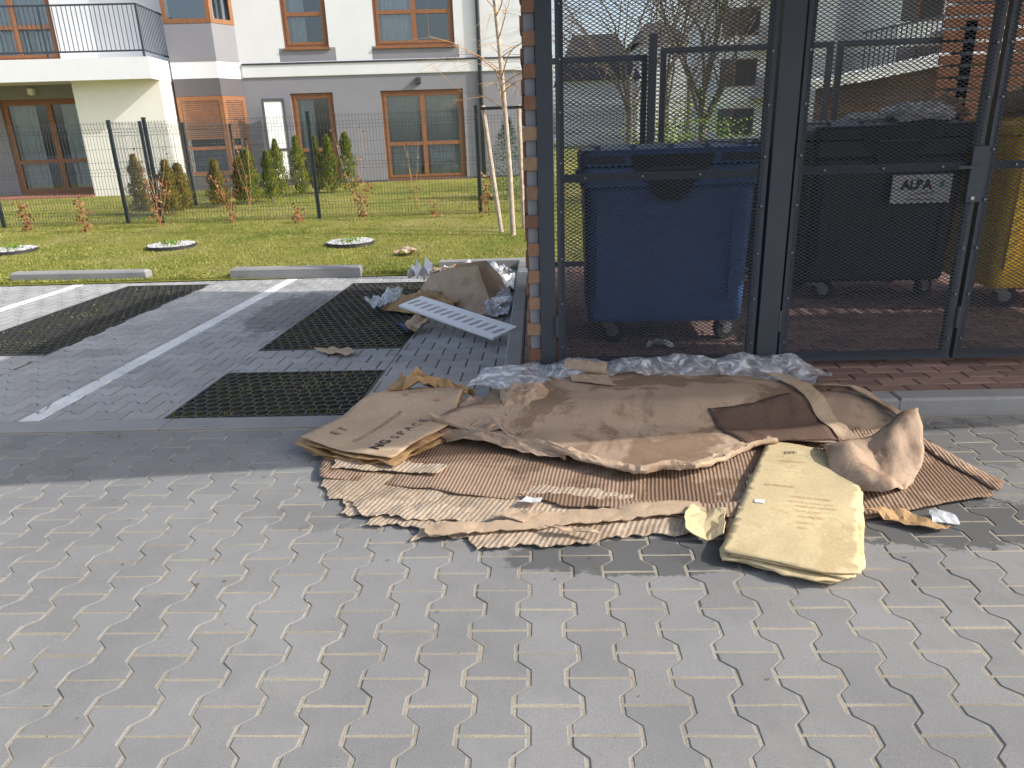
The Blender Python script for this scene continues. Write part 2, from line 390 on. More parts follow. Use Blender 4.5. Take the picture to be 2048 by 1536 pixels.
for r in [(-8,-5.2,3.58,7.6),(-5.08,-4.5,3.58,7.6),(-3.62,-2.87,3.58,7.6),(-2.75,-2.05,3.58,7.6),(-1.03,-.225,3.58,7.9),
          (-4.5,-3.62,4.35,4.86),(-4.5,-3.62,7.35,7.6),(-2.05,-1.03,4.35,4.86),(-2.05,-1.03,7.25,7.6)]:
    k+=1;pave(mb,r,True,0,par,k,wob=.0013,g=.004)
struct(mb.make('parking_bay_paving','pstone'))
mb=MB();mb.quad((-8,3.5,-.007),(-.15,3.5,-.007),(-.15,8.1,-.007),(-8,8.3,-.007));struct(mb.make('parking_joint_sand','psand'))
for r in [(-2.87,-2.75,3.58,7.6),(-5.2,-5.08,3.58,7.6)]:
    mb=MB();pave(mb,r,True,0.001,par,9);struct(mb.make('parking_line_marking','white_stone'))
mb=MB()
x=-8
while x<-.2:
    x1=min(x+1,-.2)
    mb.bbox(x+.003,x1-.003,3.425,3.575,-.05,.004,.004,1 if x1<=-2.9 else 0);x=x1
struct(mb.make('flush_kerb',['kerb','white_stone']))
def gridp(r):
    mb=MB();x0,x1,y0,y1=r;sp=.068;rnd=random.Random(3)
    y=y0+.02;j=0
    def wall(a,b,t=.0045):
        a=Vector(a);b=Vector(b);d=(b-a).normalized();n=Vector((-d.y,d.x))*t
        A=par(*(a+n));B=par(*(b+n));C=par(*(b-n));D=par(*(a-n));z0,z1=-.035,.003+rnd.uniform(-.002,.002)
        vs=[(p[0],p[1],z) for z in(z0,z1) for p in(A,B,C,D)]
        mb.add(vs,[(7,6,5,4),(0,1,5,4)[::-1],(1,2,6,5)[::-1],(2,3,7,6)[::-1],(3,0,4,7)[::-1]])
    while y<y1:
        x=x0+.01;i=0
        while x+sp/2<x1:
            s=.011 if (i+j)%2 else -.011
            wall((x,y-s),(x+sp/2,y+s));x+=sp/2;i+=1
        y+=sp;j+=1
    y=y0+.02;j=0
    while y+sp<y1:
        x=x0+.01+(sp/2 if j%2 else 0)
        while x<x1:
            wall((x,y),(x,y+sp));x+=sp
        y+=sp;j+=1
    for a,b in(((x0,y0),(x1,y0)),((x0,y1),(x1,y1)),((x0,y0),(x0,y1)),((x1,y0),(x1,y1))): wall(a,b,.005)
    struct(mb.make('grass_grid_paver','plastic_black'))
    nx,ny=40,60;s=MB();vs=[]
    for a in range(nx+1):
        for b in range(ny+1):
            q=par(x0+(x1-x0)*a/nx,y0+(y1-y0)*b/ny);vs.append((q[0],q[1],-.006+.008*max(-.1,fbm(q[0],q[1],6,2))))
    s.add(vs,[(a*(ny+1)+b,(a+1)*(ny+1)+b,(a+1)*(ny+1)+b+1,a*(ny+1)+b+1) for a in range(nx) for b in range(ny)])
    struct(s.make('grid_soil','soil',smooth=True))
for r in GR: gridp(r)
mb=MB()
x=-.225
while x<7:
    mb.bbox(x+.002,x+.998,3.43,3.56,-.05,.09,.012);x+=1
y=3.56
while y<7.9:
    mb.bbox(-.225,-.115,y+.002,min(y+.998,7.9),-.05,.09,.012);y+=1
mb.bbox(-1.1,-.115,7.9,8.0,-.05,.10,.012)
struct(mb.make('kerb','kerb'))
mb=MB();rnd=random.Random(5)
y=3.565;j=0
while y<7.5:
    x=-.11-(.1 if j%2 else 0)
    while x<6.9:
        a=max(x,-.11);b=min(x+.2,6.9)
        if b-a>.03: mb.bbox(a+.003,b-.003,y+.003,y+.097,.04,.082+rnd.uniform(-.0015,.0015),.005)
        x+=.2
    y+=.1;j+=1
struct(mb.make('shelter_pavement','redstone'))
mb=MB();mb.box(-.115,6.95,3.56,7.52,-.05,.076);struct(mb.make('shelter_joint_sand','psand'))
def wheelstop(x0,x1,y,sl):
    mb=MB();L=x1-x0;mb.bbox(0,L,0,.13,-.02,.12,.02)
    o=mb.make('wheel_stop','kerb',origin=(0,0,0));o.location=(x0,y,0);o.rotation_euler=(0,0,sl)
    tag(o,'long low grey concrete wheel stop at the lawn edge','wheel stop','wheel stops at the head of the bays')
wheelstop(-5.85,-4.28,7.78,-.05);wheelstop(-3.33,-1.9,7.66,-.04);wheelstop(-8.4,-6.8,7.9,-.05)
mb=MB();vs=[];xs=[-60,-30,-20]+[-12+.4*i for i in range(40)]+[6,10,20,35,60];ys=[7.62]+[7.8+.3*i for i in range(40)]+[22,26,40,90]
for x in xs:
    for y in ys:
        yy=y
        if y==7.62: yy=(7.62 if x<-1.05 else 7.98) if x<-.12 else 7.55
        if y==7.8 and x>=-1.05: yy=8.0 if x<-.12 else 7.8
        vs.append((x,yy,hz(yy)-.02 if y==7.62 else hz(yy)))
n=len(ys);mb.add(vs,[(a*n+b,(a+1)*n+b,(a+1)*n+b+1,a*n+b+1) for a in range(len(xs)-1) for b in range(n-1)])
struct(mb.make('lawn','lawn'))
mb=MB();rnd=random.Random(11)
for i in range(115000):
    t=rnd.random()**1.6;y=7.66+t*11.6;x=rnd.uniform(-3-y*.62,.6) if rnd.random()<.88 else rnd.uniform(-3-y*.62,7)
    if y<7.95 and (x>-1.12): continue
    if -1.12<x<-.1 and y<8.02: continue
    if x>-.1 and y<7.7: continue
    if noise.noise(Vector((x*1.2,y*1.2,0)))+noise.noise(Vector((x*5,y*5,3)))*.5<-.25 and rnd.random()<.6: continue
    h=rnd.uniform(.010,.034);w=.003+rnd.random()*.004;a=rnd.uniform(0,6.28);z=hz(y)-.004
    dx,dy=math.cos(a)*w,math.sin(a)*w;lx,ly=rnd.uniform(-.03,.03),rnd.uniform(-.03,.03)
    mb.v+=[(x-dx,y-dy,z),(x+dx,y+dy,z),(x+lx,y+ly,z+h)];k=len(mb.v);mb.f.append((k-3,k-2,k-1));mb.m.append(0)
g=mb.make('grass','blade');g['kind']='stuff'
mb=MB()
for i in range(3200):
    r=rnd.choice(GR[:3]+[GR[1],GR[3]]);x=rnd.uniform(r[0],r[1]);y=rnd.uniform(r[2],r[3])
    if noise.noise(Vector((x*3,y*3,5)))<.0: continue
    x,y=par(x,y);h=rnd.uniform(.008,.022);a=rnd.uniform(0,6.28);dx,dy=math.cos(a)*.003,math.sin(a)*.003
    mb.v+=[(x-dx,y-dy,-.006),(x+dx,y+dy,-.006),(x+rnd.uniform(-.02,.02),y,h-.004)];k=len(mb.v);mb.f.append((k-3,k-2,k-1));mb.m.append(0)
g=mb.make('weed_tufts','blade');g['kind']='stuff'
mb=MB()
for i in range(420):
    q=rnd.random()
    if q<.35: x,y=rnd.uniform(-2.1,-1),rnd.uniform(3.6,7.2)
    elif q<.6: x,y=rnd.uniform(-5,-.3),rnd.uniform(3.6,7.6)
    elif q<.75: x,y=rnd.uniform(-1.4,2.2),rnd.uniform(2.0,3.4)
    else: x,y=rnd.uniform(-3,3),rnd.uniform(.9,3.4)
    s=rnd.uniform(.003,.008)*(1.5 if q<.6 else 1);a=rnd.uniform(0,6.28);c,d=math.cos(a)*s,math.sin(a)*s
    mb.add([(x-c,y-d,.002),(x+d*.6,y-c*.6,.005),(x+c,y+d,.003),(x-d*.6,y+c*.6,.006)],[(0,1,2,3)])
g=mb.make('leaf_debris','drybits');g['kind']='stuff'
# ---------------------------------------------------------------- apartment building
B=empty('apartment_building',(0,20.44,0));B.rotation_euler=(0,0,math.atan(.12))
tag(B,'white and grey apartment block with brown window frames and balcony','building')
ZB=.1;UE=.45
OP=[(-13.4,-11.15,.3,2.58),(-6.31,-5.24,.3,2.53),(-4.03,-1.91,.3,2.53),(-6.3,-5.2,3.58,5.7),(-4.05,-2.05,3.56,5.7),(-13.6,-11.7,3.45,5.7)]
def wallgrid(mb,u0,u1,z0,z1,ops,mf,v=0):
    us=sorted(set([u0,u1,-7.45,-9.0,-6.45,-5.05,-4.15,-1.95]+[o[0] for o in ops]+[o[1] for o in ops]));zs=sorted(set([z0,z1,2.92,3.27]+[o[2] for o in ops]+[o[3] for o in ops]))
    us=[u for u in us if u0<=u<=u1];zs=[z for z in zs if z0<=z<=z1]
    for a,b in zip(us,us[1:]):
        for c,d in zip(zs,zs[1:]):
            mu,mz=(a+b)/2,(c+d)/2
            if any(o[0]<mu<o[1] and o[2]<mz<o[3] for o in ops): continue
            mb.quad((a,v,c),(b,v,c),(b,v,d),(a,v,d),mf(mu,mz))
def wf(u,z):
    if z<2.92: return 1 if (u>-9.0 or u<-11.15) else 2
    if z>3.27 and z<3.58 and (-6.45<u<-5.05 or -4.15<u<-1.95): return 1
    return 0
mb=MB();wallgrid(mb,-22,UE,ZB,9.3,OP,wf)
for o in OP:
    a,b,c,d=o;D=.18;k=wf((a+b)/2,c-.05)
    mb.quad((a,0,c),(a,D,c),(a,D,d),(a,0,d),k).quad((b,0,c),(b,0,d),(b,D,d),(b,D,c),k).quad((a,0,d),(a,D,d),(b,D,d),(b,0,d),k).quad((a,0,c),(b,0,c),(b,D,c),(a,D,c),k)
mb.quad((UE,0,ZB),(UE,12,ZB),(UE,12,9.3),(UE,0,9.3),0).quad((-22,12,9.3),(-22,0,9.3),(UE,0,9.3),(UE,12,9.3),0).quad((UE,12,ZB),(-22,12,ZB),(-22,12,9.3),(UE,12,9.3),0)
mb.quad((-22,12,ZB),(-22,0,ZB),(-22,0,9.3),(-22,12,9.3),0)
mb.make('wall',['wrender','grender','crender'],B)
mb=MB();mb.box(-11.0,-9.02,-1.3,-.002,ZB,2.895);mb.make('projecting_wall','crender',B)
mb=MB();mb.box(-7.4,UE,-.06,-.002,3.215,3.25);mb.make('string_course','roof',B)
mb=MB();mb.box(-7.4,UE,-.035,-.002,2.93,3.21);mb.make('plaster_band','wrender',B)
mb=MB();mb.box(-7.4,UE,-.03,-.003,ZB,.33);mb.make('plinth','dgrender',B)
def window(par_,u0,u1,z0,z1,v=.1,sash=1,mids=(),curtain=1,blind=0,name='window'):
    t=.075;mb=MB();f=lambda *a:mb.box(*a)
    f(u0,u1,v-.03,v+.04,z1-t,z1);f(u0,u1,v-.03,v+.04,z0,z0+t);f(u0,u0+t,v-.03,v+.04,z0+t,z1-t);f(u1-t,u1,v-.03,v+.04,z0+t,z1-t)
    w=(u1-u0-2*t)/sash
    for i in range(sash):
        a=u0+t+i*w;b=a+w;s=.06
        f(a,a+s,v-.045,v+.03,z0+t,z1-t);f(b-s,b,v-.045,v+.03,z0+t,z1-t);f(a+s,b-s,v-.045,v+.03,z1-t-s,z1-t);f(a+s,b-s,v-.045,v+.03,z0+t,z0+t+s)
        for q in mids:
            f(a+s,b-s,v-.045,v+.03,q-.045,q+.045)
    o=mb.make(name,'wood',par_)
    mb=MB();mb.quad((u0+t,v,z0+t),(u1-t,v,z0+t),(u1-t,v,z1-t),(u0+t,v,z1-t));mb.make('glass','glass',o)
    mb=MB();mb.box(u0-.03,u1+.03,-.05,v-.03,z0-.045,z0-.002);mb.make('sill','wood',o)
    if curtain:
        n=int((u1-u0)*30);zb=z0+(.05)
        for lo,hi in {1:((0,1),),2:((0,.44),(.54,1)),3:((0,.5),),4:((.0,.34),(.60,1))}[curtain]:
            mb=MB();vs=[];k0=int(lo*n);k1=int(hi*n)
            for i in range(k0,k1+1):
                u=u0+(u1-u0)*i/n;vv=v+.12+.03*math.sin(i*1.9)+.01*math.sin(i*.7);vs+=[(u,vv,zb),(u,vv,z1)]
            mb.add(vs,[(2*i,2*i+2,2*i+3,2*i+1) for i in range(k1-k0)]);mb.make('curtain','curtain',o)
    if blind:
        mb=MB();z=z1-t
        while z>blind: mb.box(u0+t,u1-t,v+.05,v+.056,z-.042,z-.012);z-=.05
        mb.make('blind','curtain',o)
    mb=MB();mb.quad((u0-.4,v+.9,z0-.2),(u1+.4,v+.9,z0-.2),(u1+.4,v+.9,z1+.2),(u0-.4,v+.9,z1+.2));mb.make('room_interior','room',o)
    return o
window(B,-13.4,-11.15,.3,2.58,sash=2,mids=(1.1,),curtain=4,name='balcony_door')
window(B,-6.31,-5.24,.3,2.53,sash=1,mids=(1.15,),curtain=3,name='balcony_door')
window(B,-4.03,-1.91,.3,2.53,sash=2,mids=(1.22,),curtain=2,blind=1.3,name='balcony_door')
window(B,-6.3,-5.2,3.58,5.7,sash=1,mids=(4.35,),curtain=3)
window(B,-4.05,-2.05,3.56,5.7,sash=2,mids=(4.35,),curtain=3)
window(B,-13.6,-11.7,3.45,5.7,sash=2,mids=(4.2,),curtain=1,name='balcony_door')
lf=MB();lf.box(0,.05,-.03,.03,0,2.05).box(.5,.55,-.03,.03,0,2.05).box(.05,.5,-.03,.03,1.99,2.05).box(.05,.5,-.03,.03,0,.1).box(.05,.5,-.03,.03,.8,.86)
o=lf.make('open_door_leaf','roof',B);o.location=(-6.95,-.42,.36);o.rotation_euler=(0,0,.35)
g=MB();g.quad((.05,0,.1),(.5,0,.1),(.5,0,2),(.05,0,2));g.make('glass','curtain',o)
bo=empty('bay_window',(0,0,0),B)
def prism(z0,z1,m,name):
    mb=MB();P=[(-8.95,0),(-8.95,-.55),(-7.85,-.55),(-7.45,0)]
    vs=[(p[0],p[1],z) for z in(z0,z1) for p in P]
    mb.add(vs,[(i,(i+1)%4,4+(i+1)%4,4+i) for i in range(3)]+[(4,5,6,7),(3,2,1,0)]);mb.make(name,m,bo)
prism(.12,.62,'dgrender','bay_base');prism(2.5,2.9,'dgrender','bay_panel');prism(3.28,4.12,'grender','bay_panel');prism(2.904,3.276,'wrender','bay_band');prism(5.8,9.0,'wrender','bay_panel')
def bayface(z0,z1,shut):
    P=[(-8.95,-.55),(-7.85,-.55),(-7.45,0)]
    fr=MB();gl=MB();sh=MB()
    for a,b in zip(P,P[1:]):
        a=Vector((a[0],a[1]));b=Vector((b[0],b[1]));d=(b-a);L=d.length;d/=L;n=Vector((d.y,-d.x))
        def bx(mb,s0,s1,t0,t1,c0,c1):
            q=[a+d*s0+n*t0,a+d*s1+n*t0,a+d*s1+n*t1,a+d*s0+n*t1]
            vs=[(p.x,p.y,c) for c in(c0,c1) for p in q];mb.add(vs,[(3,2,1,0),(4,5,6,7),(0,1,5,4)[::-1],(1,2,6,5)[::-1],(2,3,7,6)[::-1],(3,0,4,7)[::-1]])
        bx(fr,0,.09,-.05,.01,z0,z1);bx(fr,L-.09,L,-.05,.01,z0,z1);bx(fr,.09,L-.09,-.05,.01,z0,z0+.1);bx(fr,.09,L-.09,-.05,.01,z1-.1,z1)
        bx(fr,.09,L-.09,-.05,.01,z0+.62,z0+.7)
        bx(gl,.09,L-.09,-.03,-.025,z0+.1,z1-.1)
        z=z1-.1
        while z>shut: bx(sh,.09,L-.09,-.02,.0,z-.045,z-.006);z-=.05
    o=fr.make('window','wood',bo);gl.make('glass','glass',o);sh.make('roller_shutter','slat',o)
    mb=MB();mb.box(-8.9,-7.9,-.2,-.15,z0+.02,z1-.02);mb.make('room_interior','room',o)
bayface(.625,2.495,1.5);bayface(4.125,5.795,5.6)
ba=MB();ba.box(-15.5,-9.03,-1.75,-.005,2.9,3.27)
bl=ba.make('balcony','white',B)
ba=MB();ba.box(-15.5,-9.0,-1.78,-1.752,2.84,3.30);ba.box(-9.028,-9.0,-1.752,-.005,2.84,3.30);ba.make('fascia','white',bl)
r=MB();
for z in(3.42,4.36): r.box(-15.5,-9.08,-1.72,-1.69,z,z+.035).box(-9.11,-9.08,-1.69,-.01,z,z+.035)
u=-15.4
while u<-9.08: r.box(u,u+.014,-1.712,-1.7,3.45,4.365);u+=.1
v=-1.6
while v<0: r.box(-9.1,-9.088,v,v+.014,3.45,4.365);v+=.1
for u in(-15.4,-13.3,-11.2,-9.12): r.box(u,u+.04,-1.735,-1.69,3.27,4.36)
r.make('railing','anth',bl)
ds=MB();ds.cyl((-1.44,-.06,.3),(-1.44,-.06,9),.05,n=10);ds.make('downspout','roof',B,smooth=True)
for u in(-3.1,-12.6):
    lm=MB();lm.bbox(u,u+.13,-.14,-.003,2.68,2.82,.01);lm.box(u+.02,u+.11,-.12,-.02,2.665,2.68);lm.make('wall_lamp','roof' if u>-5 else 'white',B)
st=MB();st.box(-13.9,-11.02,-1.4,-.04,.1,.31);st.make('patio_step','redbrickstep',B)
# ---------------------------------------------------------------- fence
def wirepanel(mb,p0,p1,z0,h):
    a=Vector(p0);b=Vector(p1);d=b-a;L=d.length;d/=L;n=Vector((-d.y,d.x));r=.0022
    prof=[(0,0)]
    bends=[.12,.72,1.32]
    for q in bends: prof+=[(q,0),(q+.05,.035),(q+.1,0)]
    prof.append((h,0))
    m=int(L/.05)
    for i in range(m+1):
        s=i*L/m
        for (za,oa),(zb,ob) in zip(prof,prof[1:]):
            pa=a+d*s+n*oa;pb=a+d*s+n*ob
            A=Vector((pa.x,pa.y,z0+za));Bq=Vector((pb.x,pb.y,z0+zb))
            e=Vector((d.x,d.y,0))*r;g=Vector((n.x,n.y,0))*r
            mb.add([A-e-g,A+e-g,A+e+g,A-e+g,Bq-e-g,Bq+e-g,Bq+e+g,Bq-e+g],[(0,1,5,4),(1,2,6,5),(2,3,7,6),(3,0,4,7)])
    zs=[.02,.32,.52,.92,1.12,h-.03]
    for q in bends: zs+=[q,q+.05,q+.1]
    for z in zs:
        o=.035 if any(abs(z-(q+.05))<.001 for q in bends) else 0
        pa=a+n*o;pb=b+n*o;mb.cyl((pa.x,pa.y,z0+z),(pb.x,pb.y,z0+z),.0028,n=4,cap=False)
posts=[(-14.2,11.8),(-11.4,11.8),(-8.75,11.8),(-6.1,11.8),(-3.52,11.8),(-.92,11.8),(1.6,11.8)]
F1=empty('wire_fence',(-6,11.8,hz(11.8)));tag(F1,'dark green welded wire garden fence on steel posts','fence')
for i,(x,y) in enumerate(posts):
    mb=MB();mb.box(x-.025,x+.025,y-.02,y+.02,0,1.8).box(x-.03,x+.03,y-.025,y+.025,1.8,1.815);mb.make('fence_post','fence',F1,(-6,11.8,hz(11.8)))
for a,b in zip(posts,posts[1:]):
    mb=MB();wirepanel(mb,(a[0]+.03,a[1]-.025),(b[0]-.03,b[1]-.025),hz(11.8)+.04,1.53);mb.make('wire_panel','wire',F1,(-6,11.8,hz(11.8)))
F2=empty('wire_fence',(-6.82,14,.2));tag(F2,'dark welded wire partition fence running towards the building','fence')
pp=[(-6.75,11.95),(-6.8,13.0),(-6.86,14.7),(-6.86,17.0),(-6.86,19.4)]
for x,y in pp:
    mb=MB();mb.box(x-.025,x+.025,y-.02,y+.02,.1,1.8);mb.make('fence_post','fence',F2,(-6.82,14,.2))
for a,b in zip(pp,pp[1:]):
    mb=MB();wirepanel(mb,a,b,hz(a[1])+.04,1.53);mb.make('wire_panel','wire',F2,(-6.82,14,.2))
# ---------------------------------------------------------------- plants
def thuja_mesh(seed,mat,h=1.0,rad=.2):
    rnd=random.Random(seed);mb=MB()
    for i in range(1700):
        t=rnd.random()**.85;z=.04+t*h*.97;rr=rad*(1-t)**.55*(.55+.45*min(1,t*6+.3))*rnd.uniform(.45,1.05)*(1+.25*math.sin(t*17+seed));a=rnd.uniform(0,6.28)
        c=Vector((math.cos(a)*rr,math.sin(a)*rr,z));out=Vector((math.cos(a),math.sin(a),1.6)).normalized()
        s=Vector((-math.sin(a),math.cos(a),rnd.uniform(-.4,.4)))*rnd.uniform(.008,.02);L=rnd.uniform(.03,.07)
        mb.add([c-s,c+s,c+s*.4+out*L,c-s*.4+out*L],[(0,1,2,3)])
    return mb
def thuja(loc,h,seed,mat,lab,sc=1):
    T=empty('thuja_shrub',loc);tag(T,lab,'shrub','young thujas planted in the garden')
    tr=MB();tr.cyl((0,0,-.03),(0,0,h*.6),.015,.006,6);tr.make('trunk','darkbark',T)
    thuja_mesh(seed,mat,h,.23*sc).make('crown',mat,T);return T
for i,(x,y,h) in enumerate([(-7.25,13.4,1.0),(-6.5,13.0,.9),(-6.72,13.9,.8),(-6.15,14.2,.85),(-5.95,14.9,.85),(-5.65,14.6,1.0),(-5.4,15.0,.95),(-5.55,16.0,1.15),(-5.2,16.3,1.2),(-4.95,16.8,1.2),(-4.6,16.6,1.2),(-4.25,16.8,1.25)]):
    br=i<5
    thuja((x,y,hz(y)),h,20+i,'thujab' if br else 'thuja','small brownish green columnar thuja on the lawn' if br else 'small bright green columnar thuja on the lawn',1+.1*(i%3))
def sapling(loc,h,seed,leaves,lean=0):
    rnd=random.Random(seed);T=empty('sapling',loc);tag(T,'thin young sapling with reddish brown dry leaves' if leaves>15 else 'thin nearly bare young sapling in the lawn','sapling','saplings along the fence')
    tr=MB();lv=MB()
    for k in range(3):
        p=Vector((0,0,-.02));d=Vector((rnd.uniform(-.25,.25)+lean,rnd.uniform(-.2,.2),1)).normalized();pts=[p.copy()]
        for s in range(6):
            p=p+d*h/6;d=(d+Vector((rnd.uniform(-.2,.2),rnd.uniform(-.2,.2),.1))).normalized();pts.append(p.copy())
            for q in range(leaves//12+1):
                c=p+Vector((rnd.gauss(0,.045),rnd.gauss(0,.045),rnd.gauss(0,.04)));a=Vector((rnd.uniform(-1,1),rnd.uniform(-1,1),rnd.uniform(-1,1))).normalized()*.028;b=a.orthogonal().normalized()*.019
                lv.add([c-a,c-b,c+a,c+b],[(0,1,2,3)])
        tr.tube(pts,.006,.003,5)
    tr.make('trunk','twig',T);lv.make('crown','red',T)
for i,(x,y,h,l) in enumerate([(-8.05,11.35,.45,50),(-6.95,11.1,.5,40),(-5.95,11.4,.75,50),(-4.85,11.6,.7,60),(-3.75,11.4,.25,30),(-2.75,11.5,.6,50),(-.85,11.4,.6,40),(-1.6,11.5,.25,14),(-5.3,13.5,1.3,8),(-3.3,13.5,1.4,8),(-2.1,12.8,1.1,8),(-6.5,12.6,1.2,8)]):
    sapling((x,y,hz(y)),h,40+i,l)
T=empty('spruce_bush',(-.55,14.4,hz(14.4)));tag(T,'small dense dark green spruce beside the fence','spruce')
mb=MB();mb.cyl((0,0,0),(0,0,1.4),.03,.01,6);mb.make('trunk','darkbark',T);mb=MB();rnd=random.Random(8)
for i in range(3500):
    t=rnd.random()**1.2;a=rnd.uniform(0,6.28);rr=.75*(1-t)*rnd.random()**.5;c=Vector((math.cos(a)*rr,math.sin(a)*rr,.05+t*1.4-.15*rr));o_=Vector((math.cos(a),math.sin(a),.3))*rnd.uniform(.04,.09);s=Vector((-math.sin(a),math.cos(a),rnd.uniform(-.5,.5)))*.01
    mb.add([c-s,c+s,c+o_],[(0,1,2)])
mb.make('crown','spruce',T)
for x,y in((-4.9,9.6),(-2.45,9.45),(-7.1,9.6)):
    z=hz(y);R=.3;o=empty('planting_ring',(x,y,z));tag(o,'round plastic edged planting ring filled with white gravel','planting ring','gravel planting rings in the lawn')
    mb=MB()
    for i in range(28):
        a=i/28*6.283;b=(i+1)/28*6.283
        p=[(math.cos(t)*r_,math.sin(t)*r_) for t in(a,b) for r_ in(R,R+.012)]
        mb.add([(p[0][0],p[0][1],-.02),(p[1][0],p[1][1],-.02),(p[3][0],p[3][1],-.02),(p[2][0],p[2][1],-.02)]+[(p[0][0],p[0][1],.035),(p[1][0],p[1][1],.035),(p[3][0],p[3][1],.035),(p[2][0],p[2][1],.035)],[(1,2,6,5),(4,5,6,7),(3,0,4,7)])
    mb.make('edging','plastic_black',o)
    mb=MB();rnd=random.Random(int(x*10))
    for i in range(1000):
        a=rnd.uniform(0,6.28);rr=R*math.sqrt(rnd.random());c=Vector((math.cos(a)*rr,math.sin(a)*rr,.02+.03*(1-rr/R)+rnd.uniform(0,.02)));s=rnd.uniform(.007,.014)
        if rr<.17 and rnd.random()<.7: continue
        d=[c+Vector((s,0,0)),c+Vector((0,s,0)),c+Vector((-s,0,0)),c+Vector((0,-s,0)),c+Vector((0,0,s*.8))]
        mb.add(d,[(0,1,4),(1,2,4),(2,3,4),(3,0,4)])
    mb.make('gravel','gravel',o)
    mb=MB()
    for i in range(70):
        a=rnd.uniform(0,6.28);rr=rnd.uniform(0,.13);c=Vector((math.cos(a)*rr,math.sin(a)*rr,.03));q=Vector((rnd.uniform(-.06,.06),rnd.uniform(-.06,.06),rnd.uniform(.03,.09)));s=Vector((.008,.005,0))
        mb.add([c-s,c+s,c+q],[(0,1,2)])
    mb.make('tuft','bush',o)
def branchy(mb,p,d,r,L,depth,rnd,droop=0,n=5,seg=5,kids=(2,4),m=0,spread=.6):
    pts=[p.copy()];dd=d.copy()
    for i in range(seg):
        p=p+dd*L/seg;dd=(dd+Vector((rnd.gauss(0,.09),rnd.gauss(0,.09),rnd.gauss(0,.06)-droop))).normalized();pts.append(p.copy())
    mb.tube(pts,r,r*.55,n,m)
    if depth>0:
        for k in range(rnd.randint(*kids)):
            i=rnd.randint(2,seg);q=pts[i];nd=(dd+Vector((rnd.gauss(0,spread),rnd.gauss(0,spread),rnd.gauss(.1,spread*.6)))).normalized()
            branchy(mb,q,nd,r*.5,L*.68,depth-1,rnd,droop,max(3,n-1),seg,kids,m,spread)
T=empty('young_tree',(-.34,9.75,hz(9.75)));tag(T,'slim bare young tree with orange twigs tied to wooden stakes','tree')
rnd=random.Random(15);mb=MB();pts=[Vector((0,0,-.05)),Vector((-.02,.05,.8)),Vector((-.06,.1,1.6)),Vector((-.11,.16,2.4)),Vector((-.18,.22,3.3)),Vector((-.2,.25,4.3))]
mb.tube(pts,.036,.02,8);mb.make('trunk','bark',T,smooth=True)
mb=MB()
for i in range(36):
    z=rnd.uniform(1.5,4.0);k=(z)/4.3;p=Vector((-.2*k,.25*k,z));a=rnd.uniform(0,6.28)
    branchy(mb,p,Vector((math.cos(a),math.sin(a),.5)).normalized(),.008,rnd.uniform(.35,.85),2,rnd,.09,4,4,(2,4),0,.5)
mb.make('crown','twig',T)
for a,b in(((-.5,10.0,.05),(-.71,10.3,1.75)),((-.2,10.25,.05),(-.24,10.5,1.75))):
    mb=MB();mb.cyl(a,b,.03,.03,8);o=mb.make('wooden_stake','bark',origin=a,smooth=False);tag(o,'round wooden tree stake leaning in the lawn','stake','stakes around the young tree')
mb=MB();mb.box(-.74,-.14,10.24,10.27,1.70,1.735);o=mb.make('tree_tie','rubber',origin=(-.45,10.25,1.7));tag(o,'dark strap tying the stakes to the tree','strap')
# ---------------------------------------------------------------- bin shelter
SH=empty('bin_shelter',(3,5.6,.08));tag(SH,'anthracite steel mesh bin shelter with brick side wall','shelter')
SO=(3,5.6,.08)
mb=MB();rnd=random.Random(2);z=.08;j=0
while z<2.45:
    y=4.02-(.125 if j%2 else 0)
    while y<6.5:
        a=max(y,4.0);b=min(y+.25,6.5)
        if b-a>.04:
            pr=.014 if (j%2==0 and int(round((y)/.25))%2==0) or rnd.random()<.3 else 0
            mb.box(-.062-pr,0,a+.004-(.02 if (j%2 and a==4.0) else 0),b-.004,z+.004,z+.071)
        y+=.25
    z+=.075;j+=1
mb.make('brick_wall','brick',SH,SO)
mb=MB();mb.box(-.057,-.004,4.006,6.49,.08,2.45);mb.make('wall_mortar','grender',SH,SO)
for x0,x1,y,h in((.0,.085,3.98,2.5),(1.215,1.325,3.97,2.5),(3.36,3.48,3.97,2.5),(5.6,5.72,3.97,2.5),(1.03,1.1,7.2,2.2),(3.8,3.9,7.2,2.2),(6.6,6.7,7.2,2.2),(6.6,6.7,3.97,2.5)):
    mb=MB();mb.box(x0,x1,y,y+(x1-x0),.07,h);mb.make('post','anth',SH,SO)
def expmesh(mb,x0,x1,z0,z1,y,cw=.034,ch=.0095,t=.0023):
    nx=int((x1-x0)/(cw/2));nz=int((z1-z0)/ch);rx=(x1-x0)/nx
    for j in range(nz):
        zc=z0+(j+.5)*ch;vs=[]
        for i in range(nx+1):
            s=(ch/2-t*.4)*(1 if (i+j)%2 else -1);yo=.0025*(1 if s>0 else -1)
            x=x0+i*rx
            vs+=[(x,y+yo,zc+s-t),(x,y+yo*.2,zc+s+t)]
        mb.add(vs,[(2*i,2*i+2,2*i+3,2*i+1) for i in range(nx)])
rv=MB();rv.cyl((0,0,0),(0,-.010,0),.006,n=8);rvm=None
